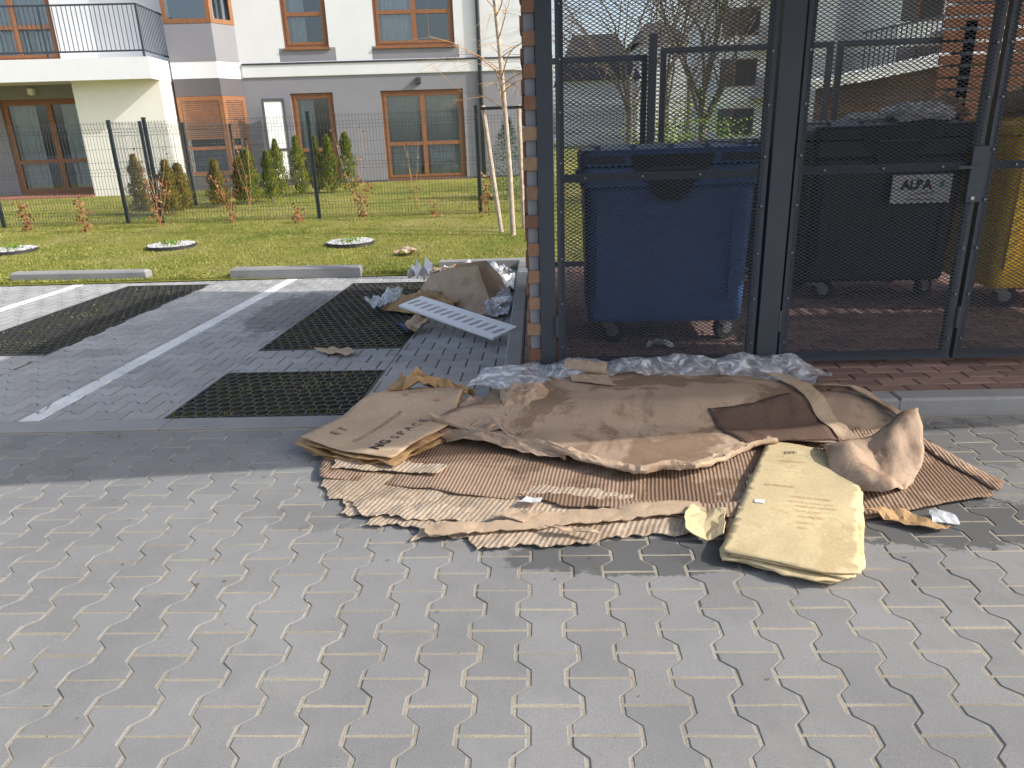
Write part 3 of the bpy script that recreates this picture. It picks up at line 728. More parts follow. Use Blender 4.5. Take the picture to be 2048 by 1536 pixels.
def gate(x0,x1,y,lock=False,z0=.12,z1=2.4,mid=1.14,coarse=False):
    global rvm
    f=MB();w=.04
    f.box(x0,x0+w,y-.02,y+.02,z0,z1).box(x1-w,x1,y-.02,y+.02,z0,z1).box(x0+w-.001,x1-w+.001,y-.019,y+.019,z0,z0+.045).box(x0+w-.001,x1-w+.001,y-.019,y+.019,z1-.05,z1)
    f.box(x0+w-.001,x1-w+.001,y-.012,y+.018,mid,mid+.04)
    g=f.make('gate','anth',SH,SO)
    m=MB();expmesh(m,x0+.02,x1-.02,z0+.02,z1-.02,y-.024,*((.08,.03,.005) if coarse else ()));m.make('mesh_panel','anthmesh',g)
    def rivet(x,z):
        global rvm
        if rvm is None: rvm=rv.make('rivet','bolt',g);o=rvm
        else: o=rvm.copy();COL.objects.link(o);o.parent=g
        o['p']=(x,y-.021,z)
    if not coarse:
        z=z0+.12
        while z<z1:
            for x in(x0+.022,x1-.022): rivet(x,z)
            z+=.25
        x=x0+.15
        while x<x1-.1: rivet(x,mid+.022);x+=.3
    if lock:
        l=MB();l.bbox(x1-.06,x1+.015,y-.045,y-.03,.98,1.26,.004);l.make('lock_plate','anth',g)
        l=MB();l.cyl((x1-.03,y-.045,1.0),(x1-.03,y-.051,1.0),.010,n=12);l.make('keyhole','galv',g)
        l=MB();l.box(x1-.14,x1-.03,y-.08,y-.068,1.15,1.165).box(x1-.045,x1-.03,y-.0685,y-.045,1.15,1.165);l.make('handle','anth',g)
    for z in(.3,2.1):
        h=MB();h.cyl((x0-.012,y-.02,z),(x0-.012,y-.02,z+.12),.012,n=8);h.make('hinge','anth',g)
    return g
def fixlocal(g):
    for ch in g.children:
        q=Vector(ch['p']) if 'p' in ch else Vector((0,0,0));ch.location=q-Vector(SO)
        if 'p' in ch: del ch['p']
for a,b,l,c in((.10,1.20,False,False),(1.34,2.285,True,False),(2.31,3.35,False,False),(3.49,4.5,False,True),(4.55,5.58,False,True)):
    fixlocal(gate(a,b,4.0,l,coarse=c))
def fixedpanel(x0,x1,y,z0,z1):
    f=MB();w=.05
    f.box(x0,x0+w,y-.02,y+.02,z0,z1).box(x1-w,x1,y-.02,y+.02,z0,z1).box(x0+w-.001,x1-w+.001,y-.019,y+.019,z0,z0+.05).box(x0+w-.001,x1-w+.001,y-.019,y+.019,z1-.05,z1)
    g=f.make('back_panel','anth',SH,SO);m=MB();expmesh(m,x0+.03,x1-.03,z0+.03,z1-.03,y-.024,.06,.02,.0022);m.make('mesh_panel','anthmesh',g);fixlocal(g)
fixedpanel(.02,1.02,7.24,.12,2.03);fixedpanel(1.14,2.68,7.24,.12,2.08);fixedpanel(2.72,3.78,7.24,.12,2.08)
mb=MB();z=.15
while z<2.4:
    mb.bbox(3.62,6.6,7.2,7.235,z,z+.075,.004);z+=.1
for x in(4.6,5.6): mb.box(x,x+.05,7.234,7.27,.1,2.45)
mb.make('wooden_slats','wood',SH,SO)
mb=MB();z=.15
while z<1.9:
    mb.bbox(6.62,6.66,4.1,7.18,z,z+.075,.004);z+=.1
mb.box(6.66,6.69,5.5,5.55,.1,2.0)
mb.make('side_slats','wood',SH,SO)
# roof; unseen canopy, openings and slats added to shape its shadow and sun patches
mb=MB();z0,z1=2.5,2.56
xs=[-.12,4.2,4.85,5.1,6.5,6.9];ys=[3.0,3.85,4.5,4.6,5.0,6.3]
for i in range(5):
    for j in range(5):
        if (i==1 and j==1) or (i==3 and j==3): continue
        mb.box(xs[i],xs[i+1],ys[j],ys[j+1],z0,z1)
for i in range(11): mb.box(5.15+i*.12,5.205+i*.12,4.59,5.01,z0+.02,z0+.026)
mb.add([(-.12,2.05,z0),(6.9,2.77,z0),(6.9,3.0,z0),(-.12,3.0,z0),(-.12,2.05,z1),(6.9,2.77,z1),(6.9,3.0,z1),(-.12,3.0,z1)],[(0,3,2,1),(4,5,6,7),(0,1,5,4),(1,2,6,5),(2,3,7,6),(3,0,4,7)])
mb.make('roof','soffit',SH,SO)
for x in (0.0,1.21,3.36):
    mb=MB();mb.box(x+.02,x+.08,2.85,6.25,2.42,2.495);mb.make('roof_beam','anth',SH,SO)
# ---------------------------------------------------------------- bins
def rr(w,d,r,n=4,cx=0,cy=0):
    P=[]
    for qx,qy,a0 in((1,1,0),(-1,1,90),(-1,-1,180),(1,-1,270)):
        for i in range(n+1):
            a=math.radians(a0+90*i/n);P.append((cx+qx*(w/2-r)+math.cos(a)*r,cy+qy*(d/2-r)+math.sin(a)*r)) if False else P.append((cx+qx*(w/2-r)+math.cos(a)*r,cy+qy*(d/2-r)+math.sin(a)*r))
    return P
def loft(mb,secs,cap0=True,cap1=True,m=0):
    n=len(secs[0][0]);vs=[];fs=[]
    for P,z in secs: vs+=[(p[0],p[1],z) for p in P]
    for k in range(len(secs)-1):
        for i in range(n): j=(i+1)%n;fs.append((k*n+i,k*n+j,(k+1)*n+j,(k+1)*n+i))
    if cap0:fs.append(tuple(range(n-1,-1,-1)))
    if cap1:fs.append(tuple(range((len(secs)-1)*n,len(secs)*n)))
    mb.add(vs,fs,m)
def bigbin(loc,w,d,h,mat,label,rot=0,name='wheeled_bin',dome=.0):
    T=empty(name,loc);T.rotation_euler=(0,0,rot)
    b=MB();zb=.15
    loft(b,[(rr(w*.89,d*.78,.05),zb),(rr(w*.91,d*.81,.06),zb+.03),(rr(w*.95,d*.91,.07),h-.25),(rr(w*.95,d*.93,.06),h-.235),(rr(w*.99,d*.98,.05),h-.225),(rr(w*.99,d*.98,.05),h-.12),(rr(w*.95,d*.94,.05),h-.11)])
    for x in(-w*.38,w*.38): b.bbox(x-.03,x+.03,-d*.455,-d*.36,zb+.15,h-.24,.004)
    for x in(-1,1): b.box(x*w*.5-.02,x*w*.5+.02,-.05,.05,h-.2,h-.14)
    b.make('body',mat,T,smooth=False)
    l=MB();loft(l,[(rr(w,d,.05),h-.105),(rr(w,d,.05),h-.04),(rr(w*.97,d*.97,.06),h-.015),(rr(w*.6,d*.6,.06),h+dome)])
    for i in range(5): l.bbox(-w*.4+i*w*.2-.015,-w*.4+i*w*.2+.015,-d*.42,d*.42,h-.02,h+.008+dome*.3,.004)
    l.make('lid',mat,T)
    gr=MB();y=-d*.5
    gr.add([(-w*.23,y-.012,h-.045),(-w*.19,y-.012,h-.16),(-w*.13,y-.012,h-.20),(-w*.10,y-.012,h-.27),(-w*.05,y-.012,h-.31),(w*.05,y-.012,h-.31),(w*.10,y-.012,h-.27),(w*.13,y-.012,h-.20),(w*.19,y-.012,h-.16),(w*.23,y-.012,h-.045)],[tuple(range(10))])
    gr.make('handle_recess','rubber',T)
    gr=MB();gr.box(-w*.12,w*.12,y-.03,y-.014,h-.13,h-.115);gr.make('handle_bar','anth',T)
    for s in(-1,1):
        gr=MB();gr.box(s*w*.36-.1,s*w*.36+.11,y-.0045,y-.001,h-.092,h-.048);
        for i in range(8): gr.box(s*w*.36-.09+i*.026,s*w*.36-.078+i*.026,y-.009,y-.004,h-.09,h-.05)
        gr.make('grip',mat if mat!='blue' else 'anthmesh',T)
    for i,(x,yy) in enumerate(((-w*.34,-d*.3),(w*.34,-d*.3),(-w*.34,d*.3),(w*.34,d*.3))):
        c=MB();a=.5 if i%2 else -.35;dx,dy=math.cos(a),math.sin(a)
        c.cyl((x,yy,.15),(x,yy,.19),.055,n=10)
        for s in(-1,1):
            ox,oy=-dy*.03*s,dx*.03*s
            c.add([(x-.05*dx+ox,yy-.05*dy+oy,.158),(x+.05*dx+ox,yy+.05*dy+oy,.158),(x+.08*dx+ox,yy+.08*dy+oy,.07),(x+.03*dx+ox,yy+.03*dy+oy,.07)],[(0,1,2,3)])
        cc=c.make('caster','galv',T)
        t=MB();cx,cy=x+.05*dx,yy+.05*dy
        t.cyl((cx-dy*.022,cy+dx*.022,.082),(cx+dy*.022,cy-dx*.022,.082),.08,n=20);t.make('tyre','rubber',cc)
        t=MB();t.cyl((cx-dy*.025,cy+dx*.025,.082),(cx+dy*.025,cy-dx*.025,.082),.04,n=14);t.make('hub','galv',cc)
    tag(T,label,'waste bin');return T
blue=bigbin((.80,4.9,.08),1.07,.9,1.22,'blue','large blue wheeled waste container with a closed lid',-.03)
blk=bigbin((2.56,5.98,.08),1.16,.92,1.3,'blackbin','large black wheeled waste container with rubbish on its lid',0,dome=.03)
yel=bigbin((3.62,5.6,.08),.86,.9,1.3,'yellow','large yellow wheeled waste container topped with cardboard',0)
grn=bigbin((1.70,6.6,.08),.5,.6,1.2,'green','dark green wheeled waste bin behind the mesh gates',0)
mb=MB();mb.box(.0,.42,-.474,-.461,.74,.94);lb=mb.make('label_sticker','paper',blk)
text('ALBA',.09,'ink',(.17,-.478,.84),0,blk,'label_text',upright=True,align='CENTER',bold=.004)
mb=MB();mb.add([(.33,-.478,.845),(.36,-.478,.85),(.37,-.478,.90),(.34,-.478,.89)],[(0,1,2,3)]);mb.make('leaf_emblem','leaflogo',blk)
text('tel. 61 668 86 50',.026,'ink',(.21,-.478,.80),0,blk,'label_text',upright=True,align='CENTER')
text('www.alba.com.pl',.028,'ink',(.21,-.478,.76),0,blk,'label_text',upright=True,align='CENTER')
text('ODPADY KOMUNALNE',.055,'paper',(.20,-.478,.965),0,blk,'label_text',upright=True,align='CENTER')
def lump(name,loc,sx,sy,sz,mat,label,cat,seed,fr=6):
    mb=MB();n=11;vs=[];fs=[]
    for i in range(n+1):
        th=math.pi*i/n
        for j in range(2*n):
            ph=math.pi*j/n;p=Vector((math.sin(th)*math.cos(ph),math.sin(th)*math.sin(ph),math.cos(th)))
            k=.65+abs(noise.noise(p*2.2+Vector((seed,0,0))))*.9+abs(noise.noise(p*5+Vector((seed,3,0))))*.4
            q=Vector((p.x*sx*k,p.y*sy*k,max(-sz*.5,p.z*sz*k)+sz*.5));vs.append(q)
    for i in range(n):
        for j in range(2*n): j2=(j+1)%(2*n);fs.append((i*2*n+j,(i+1)*2*n+j,(i+1)*2*n+j2,i*2*n+j2))
    mb.add(vs,fs);o=mb.make(name,mat);o.location=loc;tag(o,label,cat);return o
lump('rubbish_bag',(2.78,5.75,1.38),.26,.2,.09,'paper','crumpled white plastic bag lying on a black bin','rubbish bag',3)
lump('rubbish_bag',(2.42,5.8,1.38),.16,.14,.05,'paper','small crumpled white bag on top of a black bin','rubbish bag',5)
lump('crumpled_cardboard',(3.02,5.95,1.38),.2,.2,.12,'cardclean','crumpled brown cardboard on top of a black bin','cardboard',8)
lump('crumpled_cardboard',(3.5,5.5,1.37),.3,.3,.15,'cardclean','crumpled brown cardboard on a yellow bin','cardboard',9)
# ---------------------------------------------------------------- cardboard pile
def cobj(mb,name,mats,label,cat='cardboard',t=.004,smooth=False):
    xs=[v[0] for v in mb.v];ys=[v[1] for v in mb.v];o=((min(xs)+max(xs))/2,(min(ys)+max(ys))/2,0)
    ob=mb.make(name,mats,origin=o,smooth=smooth)
    if t: solid(ob,t,0)
    tag(ob,label,cat);return ob
def sst(t): t=max(0,min(1,t));return t*t*(3-2*t)
def zb(x,y): return .008+.012*cre(x,y,1.6,1)+.003*cre(x,y,7,2)
mb=MB()
sheet(mb,[(-1.03,3.08),(-.97,2.80),(-.62,2.72),(-.3,2.62),(.3,2.5),(.62,2.4),(1.13,2.39),(1.73,2.56),(1.8,2.68),(1.71,3.17),(1.37,3.38),(-.2,3.40),(-.55,3.38)],.03,zb,.008,1)
cobj(mb,'corrugated_cardboard_sheet','cardrib','large flattened brown ribbed cardboard sheet on the paving',smooth=True)
mb=MB();sheet(mb,[(1.66,3.10),(1.72,3.12),(1.83,2.66),(1.76,2.58)],.03,lambda x,y:zb(x,y)+.008,.004,2);cobj(mb,'cardboard_strip','cardrib','flat brown border strip on the ribbed cardboard',smooth=True)
def zt(x,y): return .005+.012*cre(x,y,3,3)+.004*cre(x,y,12,4)
mb=MB();sheet(mb,[(-.97,2.86),(-.95,2.74),(-.88,2.62),(-.82,2.62),(-.8,2.50),(-.66,2.46),(-.70,2.40),(-.56,2.41),(-.47,2.37),(-.49,2.29),(-.38,2.32),(-.28,2.31),(-.24,2.22),(.11,2.26),(.35,2.30),(.56,2.33),(1.0,2.37),(.9,2.6),(.3,2.62),(-.1,2.72),(-.3,2.70),(-.62,2.82)],.018,zt,.02,4)
cobj(mb,'torn_cardboard_sheet','cardribt','torn pale ribbed cardboard with ragged edges on paving')
mb=MB();sheet(mb,[(-.95,2.98),(-.93,2.86),(-.72,2.84),(-.45,2.78),(-.42,2.86),(-.7,2.93)],.02,lambda x,y:zb(x,y)+.01+.012*cre(x,y,6,8),.015,9);cobj(mb,'torn_cardboard_piece','cardribt','torn pale ribbed cardboard flap on the sheet')
mb=MB();sheet(mb,[(-.8,2.60),(-.72,2.48),(-.5,2.42),(-.3,2.40),(-.28,2.50),(-.5,2.56)],.018,lambda x,y:zt(x,y)+.008+.010*cre(x,y,6,8),.02,10);cobj(mb,'torn_cardboard_piece','cardribt','torn layered piece of pale ribbed cardboard')
mb=MB();sheet(mb,[(-.1,2.60),(.5,2.52),(.9,2.46),(.95,2.38),(.6,2.40),(.1,2.50)],.02,lambda x,y:zb(x,y)+.010+.010*cre(x,y,5,8),.02,11);cobj(mb,'torn_cardboard_piece','cardrib','torn dark ribbed cardboard layer on the pile')
def zs(x,y): return .030+.010*cre(x,y,5,7)
mb=MB();sheet(mb,[(-.45,2.36),(-.2,2.37),(.0,2.44),(.6,2.52),(.61,2.44),(.3,2.38),(-.05,2.33),(-.42,2.29)],.022,zs,.012,5)
cobj(mb,'cardboard_strip','cardclean','long torn brown cardboard strip lying on the sheet')
for out,lab,sd in(([(-.2,2.40),(-.12,2.46),(.0,2.42),(-.08,2.36)],'torn brown cardboard fragment on the ribbed sheet',71),([(.0,2.33),(.12,2.30),(.2,2.26),(.06,2.28)],'curled pale cardboard fragment on the ribbed sheet',72)):
    mb=MB();sheet(mb,out,.018,lambda x,y:.04+.02*cre(x,y,9,sd),.008,sd);cobj(mb,'cardboard_fragment','cardclean',lab)
def ztop(x,y):
    b=.045+.014*cre(x,y,1.3,9)+.005*cre(x,y,5,5)+.008*math.exp(-((y-2.95-.12*x)/.04)**2)
    return max(b,.05+.08*sst((y-3.15)/.25))+ (.003*cre(x,y,6,2))
TOP=[(-.26,3.58),(.13,3.82),(.42,3.86),(.88,3.80),(1.2,3.66),(1.33,3.48),(1.32,2.98),(1.04,3.03),(.83,2.90),(.62,2.75),(.40,2.74),(.17,2.87),(-.08,3.04),(-.54,3.28),(-.3,3.40)]
mb=MB();sheet(mb,TOP,.028,ztop,.006,8)
cobj(mb,'kraft_cardboard_sheet','card','big smooth brown cardboard sheet climbing onto the kerb',smooth=True)
path=[(-.54,3.28),(-.3,3.15),(-.08,3.03),(.05,2.95),(.17,2.86),(.3,2.79),(.40,2.735),(.52,2.76),(.62,2.745),(.74,2.82),(.83,2.89),(.93,2.98),(1.04,3.02)]
net=[]
prof=[(.045,.007),(.008,.005),(-.016,.003),(-.020,.018),(-.010,.030)]
for k,(x,y) in enumerate(path):
    a=Vector(path[max(k-1,0)]);b=Vector(path[min(k+1,len(path)-1)]);d=(b-a).normalized();n=Vector((-d.y,d.x));sc=.3+1.2*cre(x,y,7,2)
    net.append([(x+n.x*p,y+n.y*p,max(.012,ztop(x,y)+q*sc)) for p,q in prof])
mb=MB();patch(mb,net,3,5,.008,18,3)
cobj(mb,'folded_cardboard_edge','cardclean','upturned torn front edge of the brown sheet')
mb=MB();sheet(mb,[(.80,3.30),(1.02,3.33),(1.22,3.42),(1.30,3.25),(1.31,3.0),(1.05,3.02),(.9,2.99),(.83,3.12)],.03,lambda x,y:ztop(x,y)+.007,.006,12)
cobj(mb,'wet_cardboard_piece','cardwet','dark wet ribbed cardboard piece lying on the sheet',smooth=True)
mb=MB();sheet(mb,[(1.20,3.70),(1.28,3.70),(1.36,3.50),(1.38,3.22),(1.40,2.98),(1.32,2.98),(1.30,3.22),(1.27,3.48)],.025,lambda x,y:ztop(x,y)+.011+.008*cre(x,y,6,4),.004,13)
cobj(mb,'cardboard_strip','cardclean','folded brown cardboard strip beside the large sheet')
def ztr(x,y): return .02+.010*cre(x,y,5,3)+.07*sst((y-3.2)/.25)
mb=MB()
sheet(mb,[(1.36,3.58),(1.56,3.52),(1.70,3.28),(1.66,3.02),(1.40,3.0)],.03,ztr,.006,1)
R_=[(1.36,3.60),(1.58,3.53),(1.72,3.27),(1.72,3.12),(1.68,3.02)]
patch(mb,[[(x,y,ztr(x,y)) for x,y in R_],[(x+.01,y+.01,ztr(x,y)+.03) for x,y in R_],[(x-.03,y-.03,ztr(x,y)+.034) for x,y in R_]],4,2,.006,12,5)
cobj(mb,'open_cardboard_tray','card','shallow brown cardboard tray with a bent rim')
mb=MB()
patch(mb,[[(1.22,2.97,.06),(1.19,2.80,.08),(1.17,2.62,.03)],[(1.32,2.98,.07),(1.29,2.80,.12),(1.24,2.56,.05)],[(1.42,3.0,.08),(1.40,2.84,.05),(1.32,2.52,.06)],[(1.54,3.04,.14),(1.48,2.84,.10),(1.38,2.58,.02)],[(1.66,3.06,.19),(1.60,2.84,.09),(1.48,2.66,.02)]],6,6,.022,4.5,4)
cobj(mb,'crumpled_cardboard','card','twisted folded brown wrapping card with a raised corner',smooth=True)
def zy(x,y): return .044+.006*cre(x,y,1.8,2)+.002*cre(x,y,9,3)
YO=[(1.02,3.06),(1.14,2.99),(1.28,2.88),(1.235,2.70),(1.225,2.56),(1.10,2.28),(1.01,2.03),(.995,2.0),(.88,2.005),(.60,2.14),(.605,2.17),(.645,2.26),(.70,2.38),(.86,2.72)]
mb=MB();sheet(mb,YO,.024,zy,.002,21)
sheet(mb,[(1.04,3.04),(1.29,2.87),(1.25,2.60),(1.03,2.05),(.95,1.985),(.62,2.13),(.66,2.3)],.03,lambda x,y:zy(x,y)-.010,.004,22)
sheet(mb,[(1.02,3.02),(1.26,2.84),(1.21,2.50),(.98,2.02),(.85,1.985),(.59,2.12),(.68,2.4)],.03,lambda x,y:zy(x,y)-.021,.018,23)
sheet(mb,[(1.02,3.03),(1.27,2.86),(1.22,2.56),(1.0,2.04),(.90,1.995),(.61,2.14),(.67,2.38)],.03,lambda x,y:max(.006,zy(x,y)-.034-.008*cre(x,y,6,1)),.008,24)
yc=cobj(mb,'flattened_yellow_carton','cardyel','flattened yellowish carton with printed writing on paving',t=.0045,smooth=True)
mb=MB();patch(mb,[[(.50,2.27,.055),(.51,2.36,.06),(.55,2.46,.055)],[(.57,2.26,.02),(.58,2.36,.025),(.62,2.45,.025)],[(.63,2.25,.045),(.65,2.35,.05),(.68,2.43,.05)]],3,3,.012,9,7)
fl=cobj(mb,'carton_flap','cardyel','');del fl['label'];del fl['category'];loc=Vector(fl.location);fl.parent=yc;fl.location=loc-yc.location
yo=tuple(yc.location)
rz=math.radians(-14)
for i,(b,s,x,y,mt) in enumerate([('85-40-09-00',.022,.87,2.60,'rink'),('WA080072002',.017,.99,2.82,'rink'),('MADE IN CHINA',.019,.94,2.50,'rink'),('QUANTITY INDEX 1 PCS',.014,.92,2.465,'rink'),('MADE OF CARTON',.016,.935,2.43,'rink'),('G.W. 32 KG',.016,.925,2.395,'rink'),('XL FOLD',.02,.92,2.355,'rink'),('ST-009-1',.016,.90,2.315,'rink'),('MFG 1',.014,.89,2.28,'rink')]):
    text(b,s,mt,(x,y,0),rz,yc,zf=zy,origin=yo)
mb=MB()
for k in range(9): 
    x=1.04+.006*k;w=.0015+.002*(k*7%3==0);mb.add([(x,2.89,zy(x,2.89)+.005),(x+w,2.89,zy(x,2.89)+.005),(x+w+.006,2.915,zy(x,2.91)+.005),(x+.006,2.915,zy(x,2.91)+.005)],[(0,1,2,3)])
mb.make('barcode','ink',yc,yo)
mb=MB();mb.add([(.79,2.46,zy(.79,2.46)+.006),(.825,2.45,zy(.83,2.45)+.006),(.833,2.475,zy(.84,2.48)+.006),(.798,2.485,zy(.80,2.49)+.006)],[(0,1,2,3)]);mb.make('label_sticker','paper',yc,yo)
def zl(x,y): return .076+.012*cre(x,y,2.4,6)+.05*sst((y-3.25)/.3)+.02*sst((-.85-x)/.3)
LO=[(-1.13,3.07),(-.98,3.36),(-.89,3.56),(-.78,3.62),(-.60,3.63),(-.41,3.60),(-.45,3.22),(-.66,2.86),(-.80,2.90),(-.95,2.96)]
mb=MB();sheet(mb,LO,.025,zl,.004,31)
for k,(dx,dy,dz) in enumerate([(.012,-.012,.014),(-.02,-.004,.03),(.01,-.02,.045),(-.01,.012,.058)]): sheet(mb,[(x+dx+.014*math.sin(9*x+k*2),y+dy+.014*math.sin(11*x+k)) for x,y in LO],.03,lambda x,y,dz=dz,k=k:max(.024,zl(x,y)-dz-.016*cre(x,y,7,k)),.016,32+k,1)
lc=cobj(mb,'lettered_carton',['cardclean','cardamber'],'folded brown carton with dark lettering and amber edges',t=.004,smooth=True)
lo=tuple(lc.location);ra=math.radians(64)
text('NG',.07,'ink',(-.735,2.92,0),ra,lc,zf=zl,origin=lo,bold=.002,space=1.1)
text('S P A C E',.066,'fink',(-.67,3.04,0),ra,lc,zf=zl,origin=lo,space=1.0)
text('CRAM CHARADRDECOR',.034,'bink',(-.86,3.02,0),ra,lc,zf=zl,origin=lo)
text('E T',.066,'fink',(-.965,3.10,0),ra,lc,zf=zl,origin=lo)
for x,y in((-.72,3.5),(-.55,3.44)):
    mb=MB();mb.add([(x,y,zl(x,y)+.006),(x+.03,y+.006,zl(x+.05,y)+.006),(x+.026,y+.026,zl(x,y+.04)+.006),(x-.005,y+.02,zl(x,y+.03)+.006)],[(0,1,2,3)]);mb.make('red_mark','rink',lc,lo)
mb=MB();patch(mb,[[(-.84,3.58,.13),(-.80,3.68,.15),(-.78,3.76,.10)],[(-.68,3.60,.15),(-.66,3.68,.19),(-.64,3.76,.12)],[(-.52,3.60,.13),(-.50,3.66,.16),(-.50,3.72,.10)],[(-.40,3.58,.10),(-.38,3.62,.12),(-.40,3.66,.06)]],4,4,.05,14,5)
cobj(mb,'crumpled_cardboard','cardamber','torn amber brown cardboard behind the lettered carton')
for net,lab,sd in(([[(-.48,3.38,.08),(-.42,3.50,.11),(-.36,3.60,.09)],[(-.36,3.30,.07),(-.3,3.42,.12),(-.26,3.52,.10)],[(-.24,3.22,.06),(-.20,3.36,.09),(-.16,3.46,.12)]],'crumpled brown cardboard flap beside the carton',1),
 ([[(-.55,3.30,.05),(-.50,3.20,.07),(-.46,3.12,.04)],[(-.3,3.18,.06),(-.26,3.1,.08),(-.22,3.04,.05)],[(-.1,3.08,.06),(-.06,3.0,.08),(-.02,2.93,.05)],[(.06,3.0,.05),(.08,2.95,.07),(.1,2.9,.04)]],'thin folded brown cardboard flap on the sheet',2),
 ([[(-.22,3.50,.15),(-.14,3.50,.18),(-.04,3.53,.18),(.02,3.55,.15)],[(-.2,3.38,.14),(-.12,3.40,.16),(-.03,3.44,.16),(.03,3.46,.14)],[(-.18,3.28,.09),(-.12,3.32,.10),(-.04,3.36,.11),(.02,3.38,.1)]],'raised brown cardboard flap on the sheet',3),
 ([[(-.42,3.22,.06),(-.36,3.12,.07)],[(-.25,3.26,.10),(-.2,3.15,.08)],[(-.12,3.2,.08),(-.08,3.1,.07)]],'crumpled brown cardboard fold on the pile',6)):
    mb=MB();patch(mb,net,5,5,.02,12,sd);cobj(mb,'cardboard_flap','card',lab)
mb=MB();net=[]
for i in range(4):
    t=i/3;x,y=.13+.22*t,3.84-.10*t;row=[]
    for k in range(8):
        a=k/7*4.6;r_=.030;row.append((x+.25*r_*math.cos(a),y+r_*1.4*math.cos(a),.185+r_*.8*math.sin(a)-.01*k/7))
    row+= [(x+.02,y-.12,.15),(x+.03,y-.18,.145)];net.append(row)
patch(mb,net,4,3,.008,16,4);cobj(mb,'rolled_cardboard','cardclean','small rolled brown cardboard piece on the pile')
def zfilm(x,y): return .03+.085*sst((y-3.35)/.08)+.045*cre(x,y,3,3)+.012*cre(x,y,9,1)+.035*math.exp(-((y-3.88)/.09)**2)
mb=MB();sheet(mb,[(-.40,3.60),(-.32,3.84),(-.02,3.92),(.28,3.945),(.69,3.965),(1.08,3.965),(1.36,3.93),(1.55,3.72),(1.36,3.54),(.9,3.70),(.4,3.76),(.1,3.72),(-.12,3.52)],.02,zfilm,.012,41)
cobj(mb,'plastic_film','film','crumpled clear plastic film lying behind the cardboard','plastic film',t=0,smooth=True)
def scrap(name,out,z,mat,label,cat,seed,amp=.02):
    mb=MB();sheet(mb,out,.022,lambda x,y:z+amp*cre(x,y,9,seed),.006,seed);return cobj(mb,name,mat,label,cat,t=.003)
scrap('paper_scrap',[(-.1,2.52),(-.02,2.5),(-.01,2.55),(-.07,2.57)],.03,'paper','small torn white paper scrap on cardboard','paper',51)
scrap('plastic_scrap',[(1.40,2.36),(1.50,2.36),(1.51,2.44),(1.43,2.44)],.005,'film','small clear plastic scrap on the paving','litter',52)
scrap('cardboard_scrap',[(1.18,2.42),(1.38,2.30),(1.45,2.33),(1.34,2.44)],.01,'cardamber','torn brown cardboard scrap on the paving','cardboard',53,.03)
scrap('cardboard_scrap',[(-1.58,4.80),(-1.45,4.84),(-1.26,4.74),(-1.30,4.64),(-1.42,4.68)],.01,'cardclean','small folded brown cardboard scrap on grey paving','cardboard',54,.03)
scrap('cardboard_scrap',[(-1.72,8.55),(-1.47,8.5),(-1.45,8.68),(-1.68,8.74)],.08,'cardclean','small brown cardboard scrap lying on the grass','cardboard',55,.06)
scrap('plastic_scrap',[(.66,4.42),(.84,4.40),(.83,4.5),(.72,4.53)],.09,'paper','small white wrapper on the red paving','litter',56,.04)
# ---------------------------------------------------------------- back pile
mb=MB()
patch(mb,[[(-1.10,6.18,.03),(-.80,6.02,.02),(-.40,5.86,.03)],[(-1.04,6.30,.14),(-.78,6.12,.17),(-.44,5.95,.17)],[(-.98,6.40,.22),(-.76,6.24,.31),(-.52,6.05,.36)]],3,3,.006,7,3,flat=True)
patch(mb,[[(-.52,6.05,.36),(-.40,5.86,.03)],[(-.44,6.3,.27),(-.34,6.15,.04)],[(-.36,6.5,.18),(-.27,6.4,.02)]],3,3,.01,7,4,flat=True)
patch(mb,[[(-.98,6.40,.22),(-1.10,6.18,.03)],[(-.9,6.8,.2),(-1.05,6.7,.03)],[(-.8,7.0,.22),(-.93,7.05,.02)]],3,3,.01,7,5,flat=True)
patch(mb,[[(-.8,7.0,.22),(-.9,7.02,.02)],[(-.5,6.9,.26),(-.5,6.9,.02)],[(-.36,6.5,.18),(-.27,6.4,.02)]],3,3,.01,7,6,flat=True)
bx=cobj(mb,'crushed_cardboard_box','cardclean','crushed open brown box with small dark lettering')
t=text('Re Classic  |  Perfect Light',.042,'fink',(0,0,0),0,bx)
A=Vector((-.98,6.205,.10));Bv=Vector((-.47,5.95,.10));ux=(Bv-A).normalized();up=(Vector((-.76,6.24,.31))-Vector((-.80,6.02,.02)));up=(up-ux*up.dot(ux)).normalized();nn=ux.cross(up)
for v in t.data.vertices:
    q=A+ux*v.co.x+up*v.co.y+nn*.024;v.co=q-Vector(bx.location)
for net,mat,lab,sd in(([[(-1.35,6.0,.02),(-1.2,6.2,.08),(-1.05,6.3,.10)],[(-1.15,5.85,.02),(-1.0,6.0,.12),(-.95,6.15,.12)],[(-.85,5.75,.02),(-.75,5.85,.06),(-.7,5.98,.08)]],'cardamber','brown torn cardboard flap in the litter heap',3),
 ([[(-.72,5.75,.02),(-.6,5.9,.05)],[(-.45,5.62,.03),(-.4,5.8,.06)],[(-.3,5.7,.02),(-.28,5.85,.05)]],'cardclean','flat torn brown cardboard before the crushed box',13),
 ([[(-1.1,6.9,.05),(-.95,7.3,.1)],[(-.8,6.9,.08),(-.7,7.2,.12)]],'cardclean','brown cardboard flap behind the crushed box',4),
 ([[(-.65,7.1,.03),(-.4,7.3,.06)],[(-.45,6.9,.08),(-.25,7.1,.02)]],'cardclean','small brown carton beside the kerb',6),
 ([[(-1.25,7.6,.03),(-1.15,7.85,.04)],[(-1.0,7.55,.07),(-.9,7.8,.03)]],'cardclean','flat brown cardboard piece at the lawn edge',17)):
    mb=MB();patch(mb,net,4,4,.035,9,sd);cobj(mb,'torn_cardboard',mat,lab)
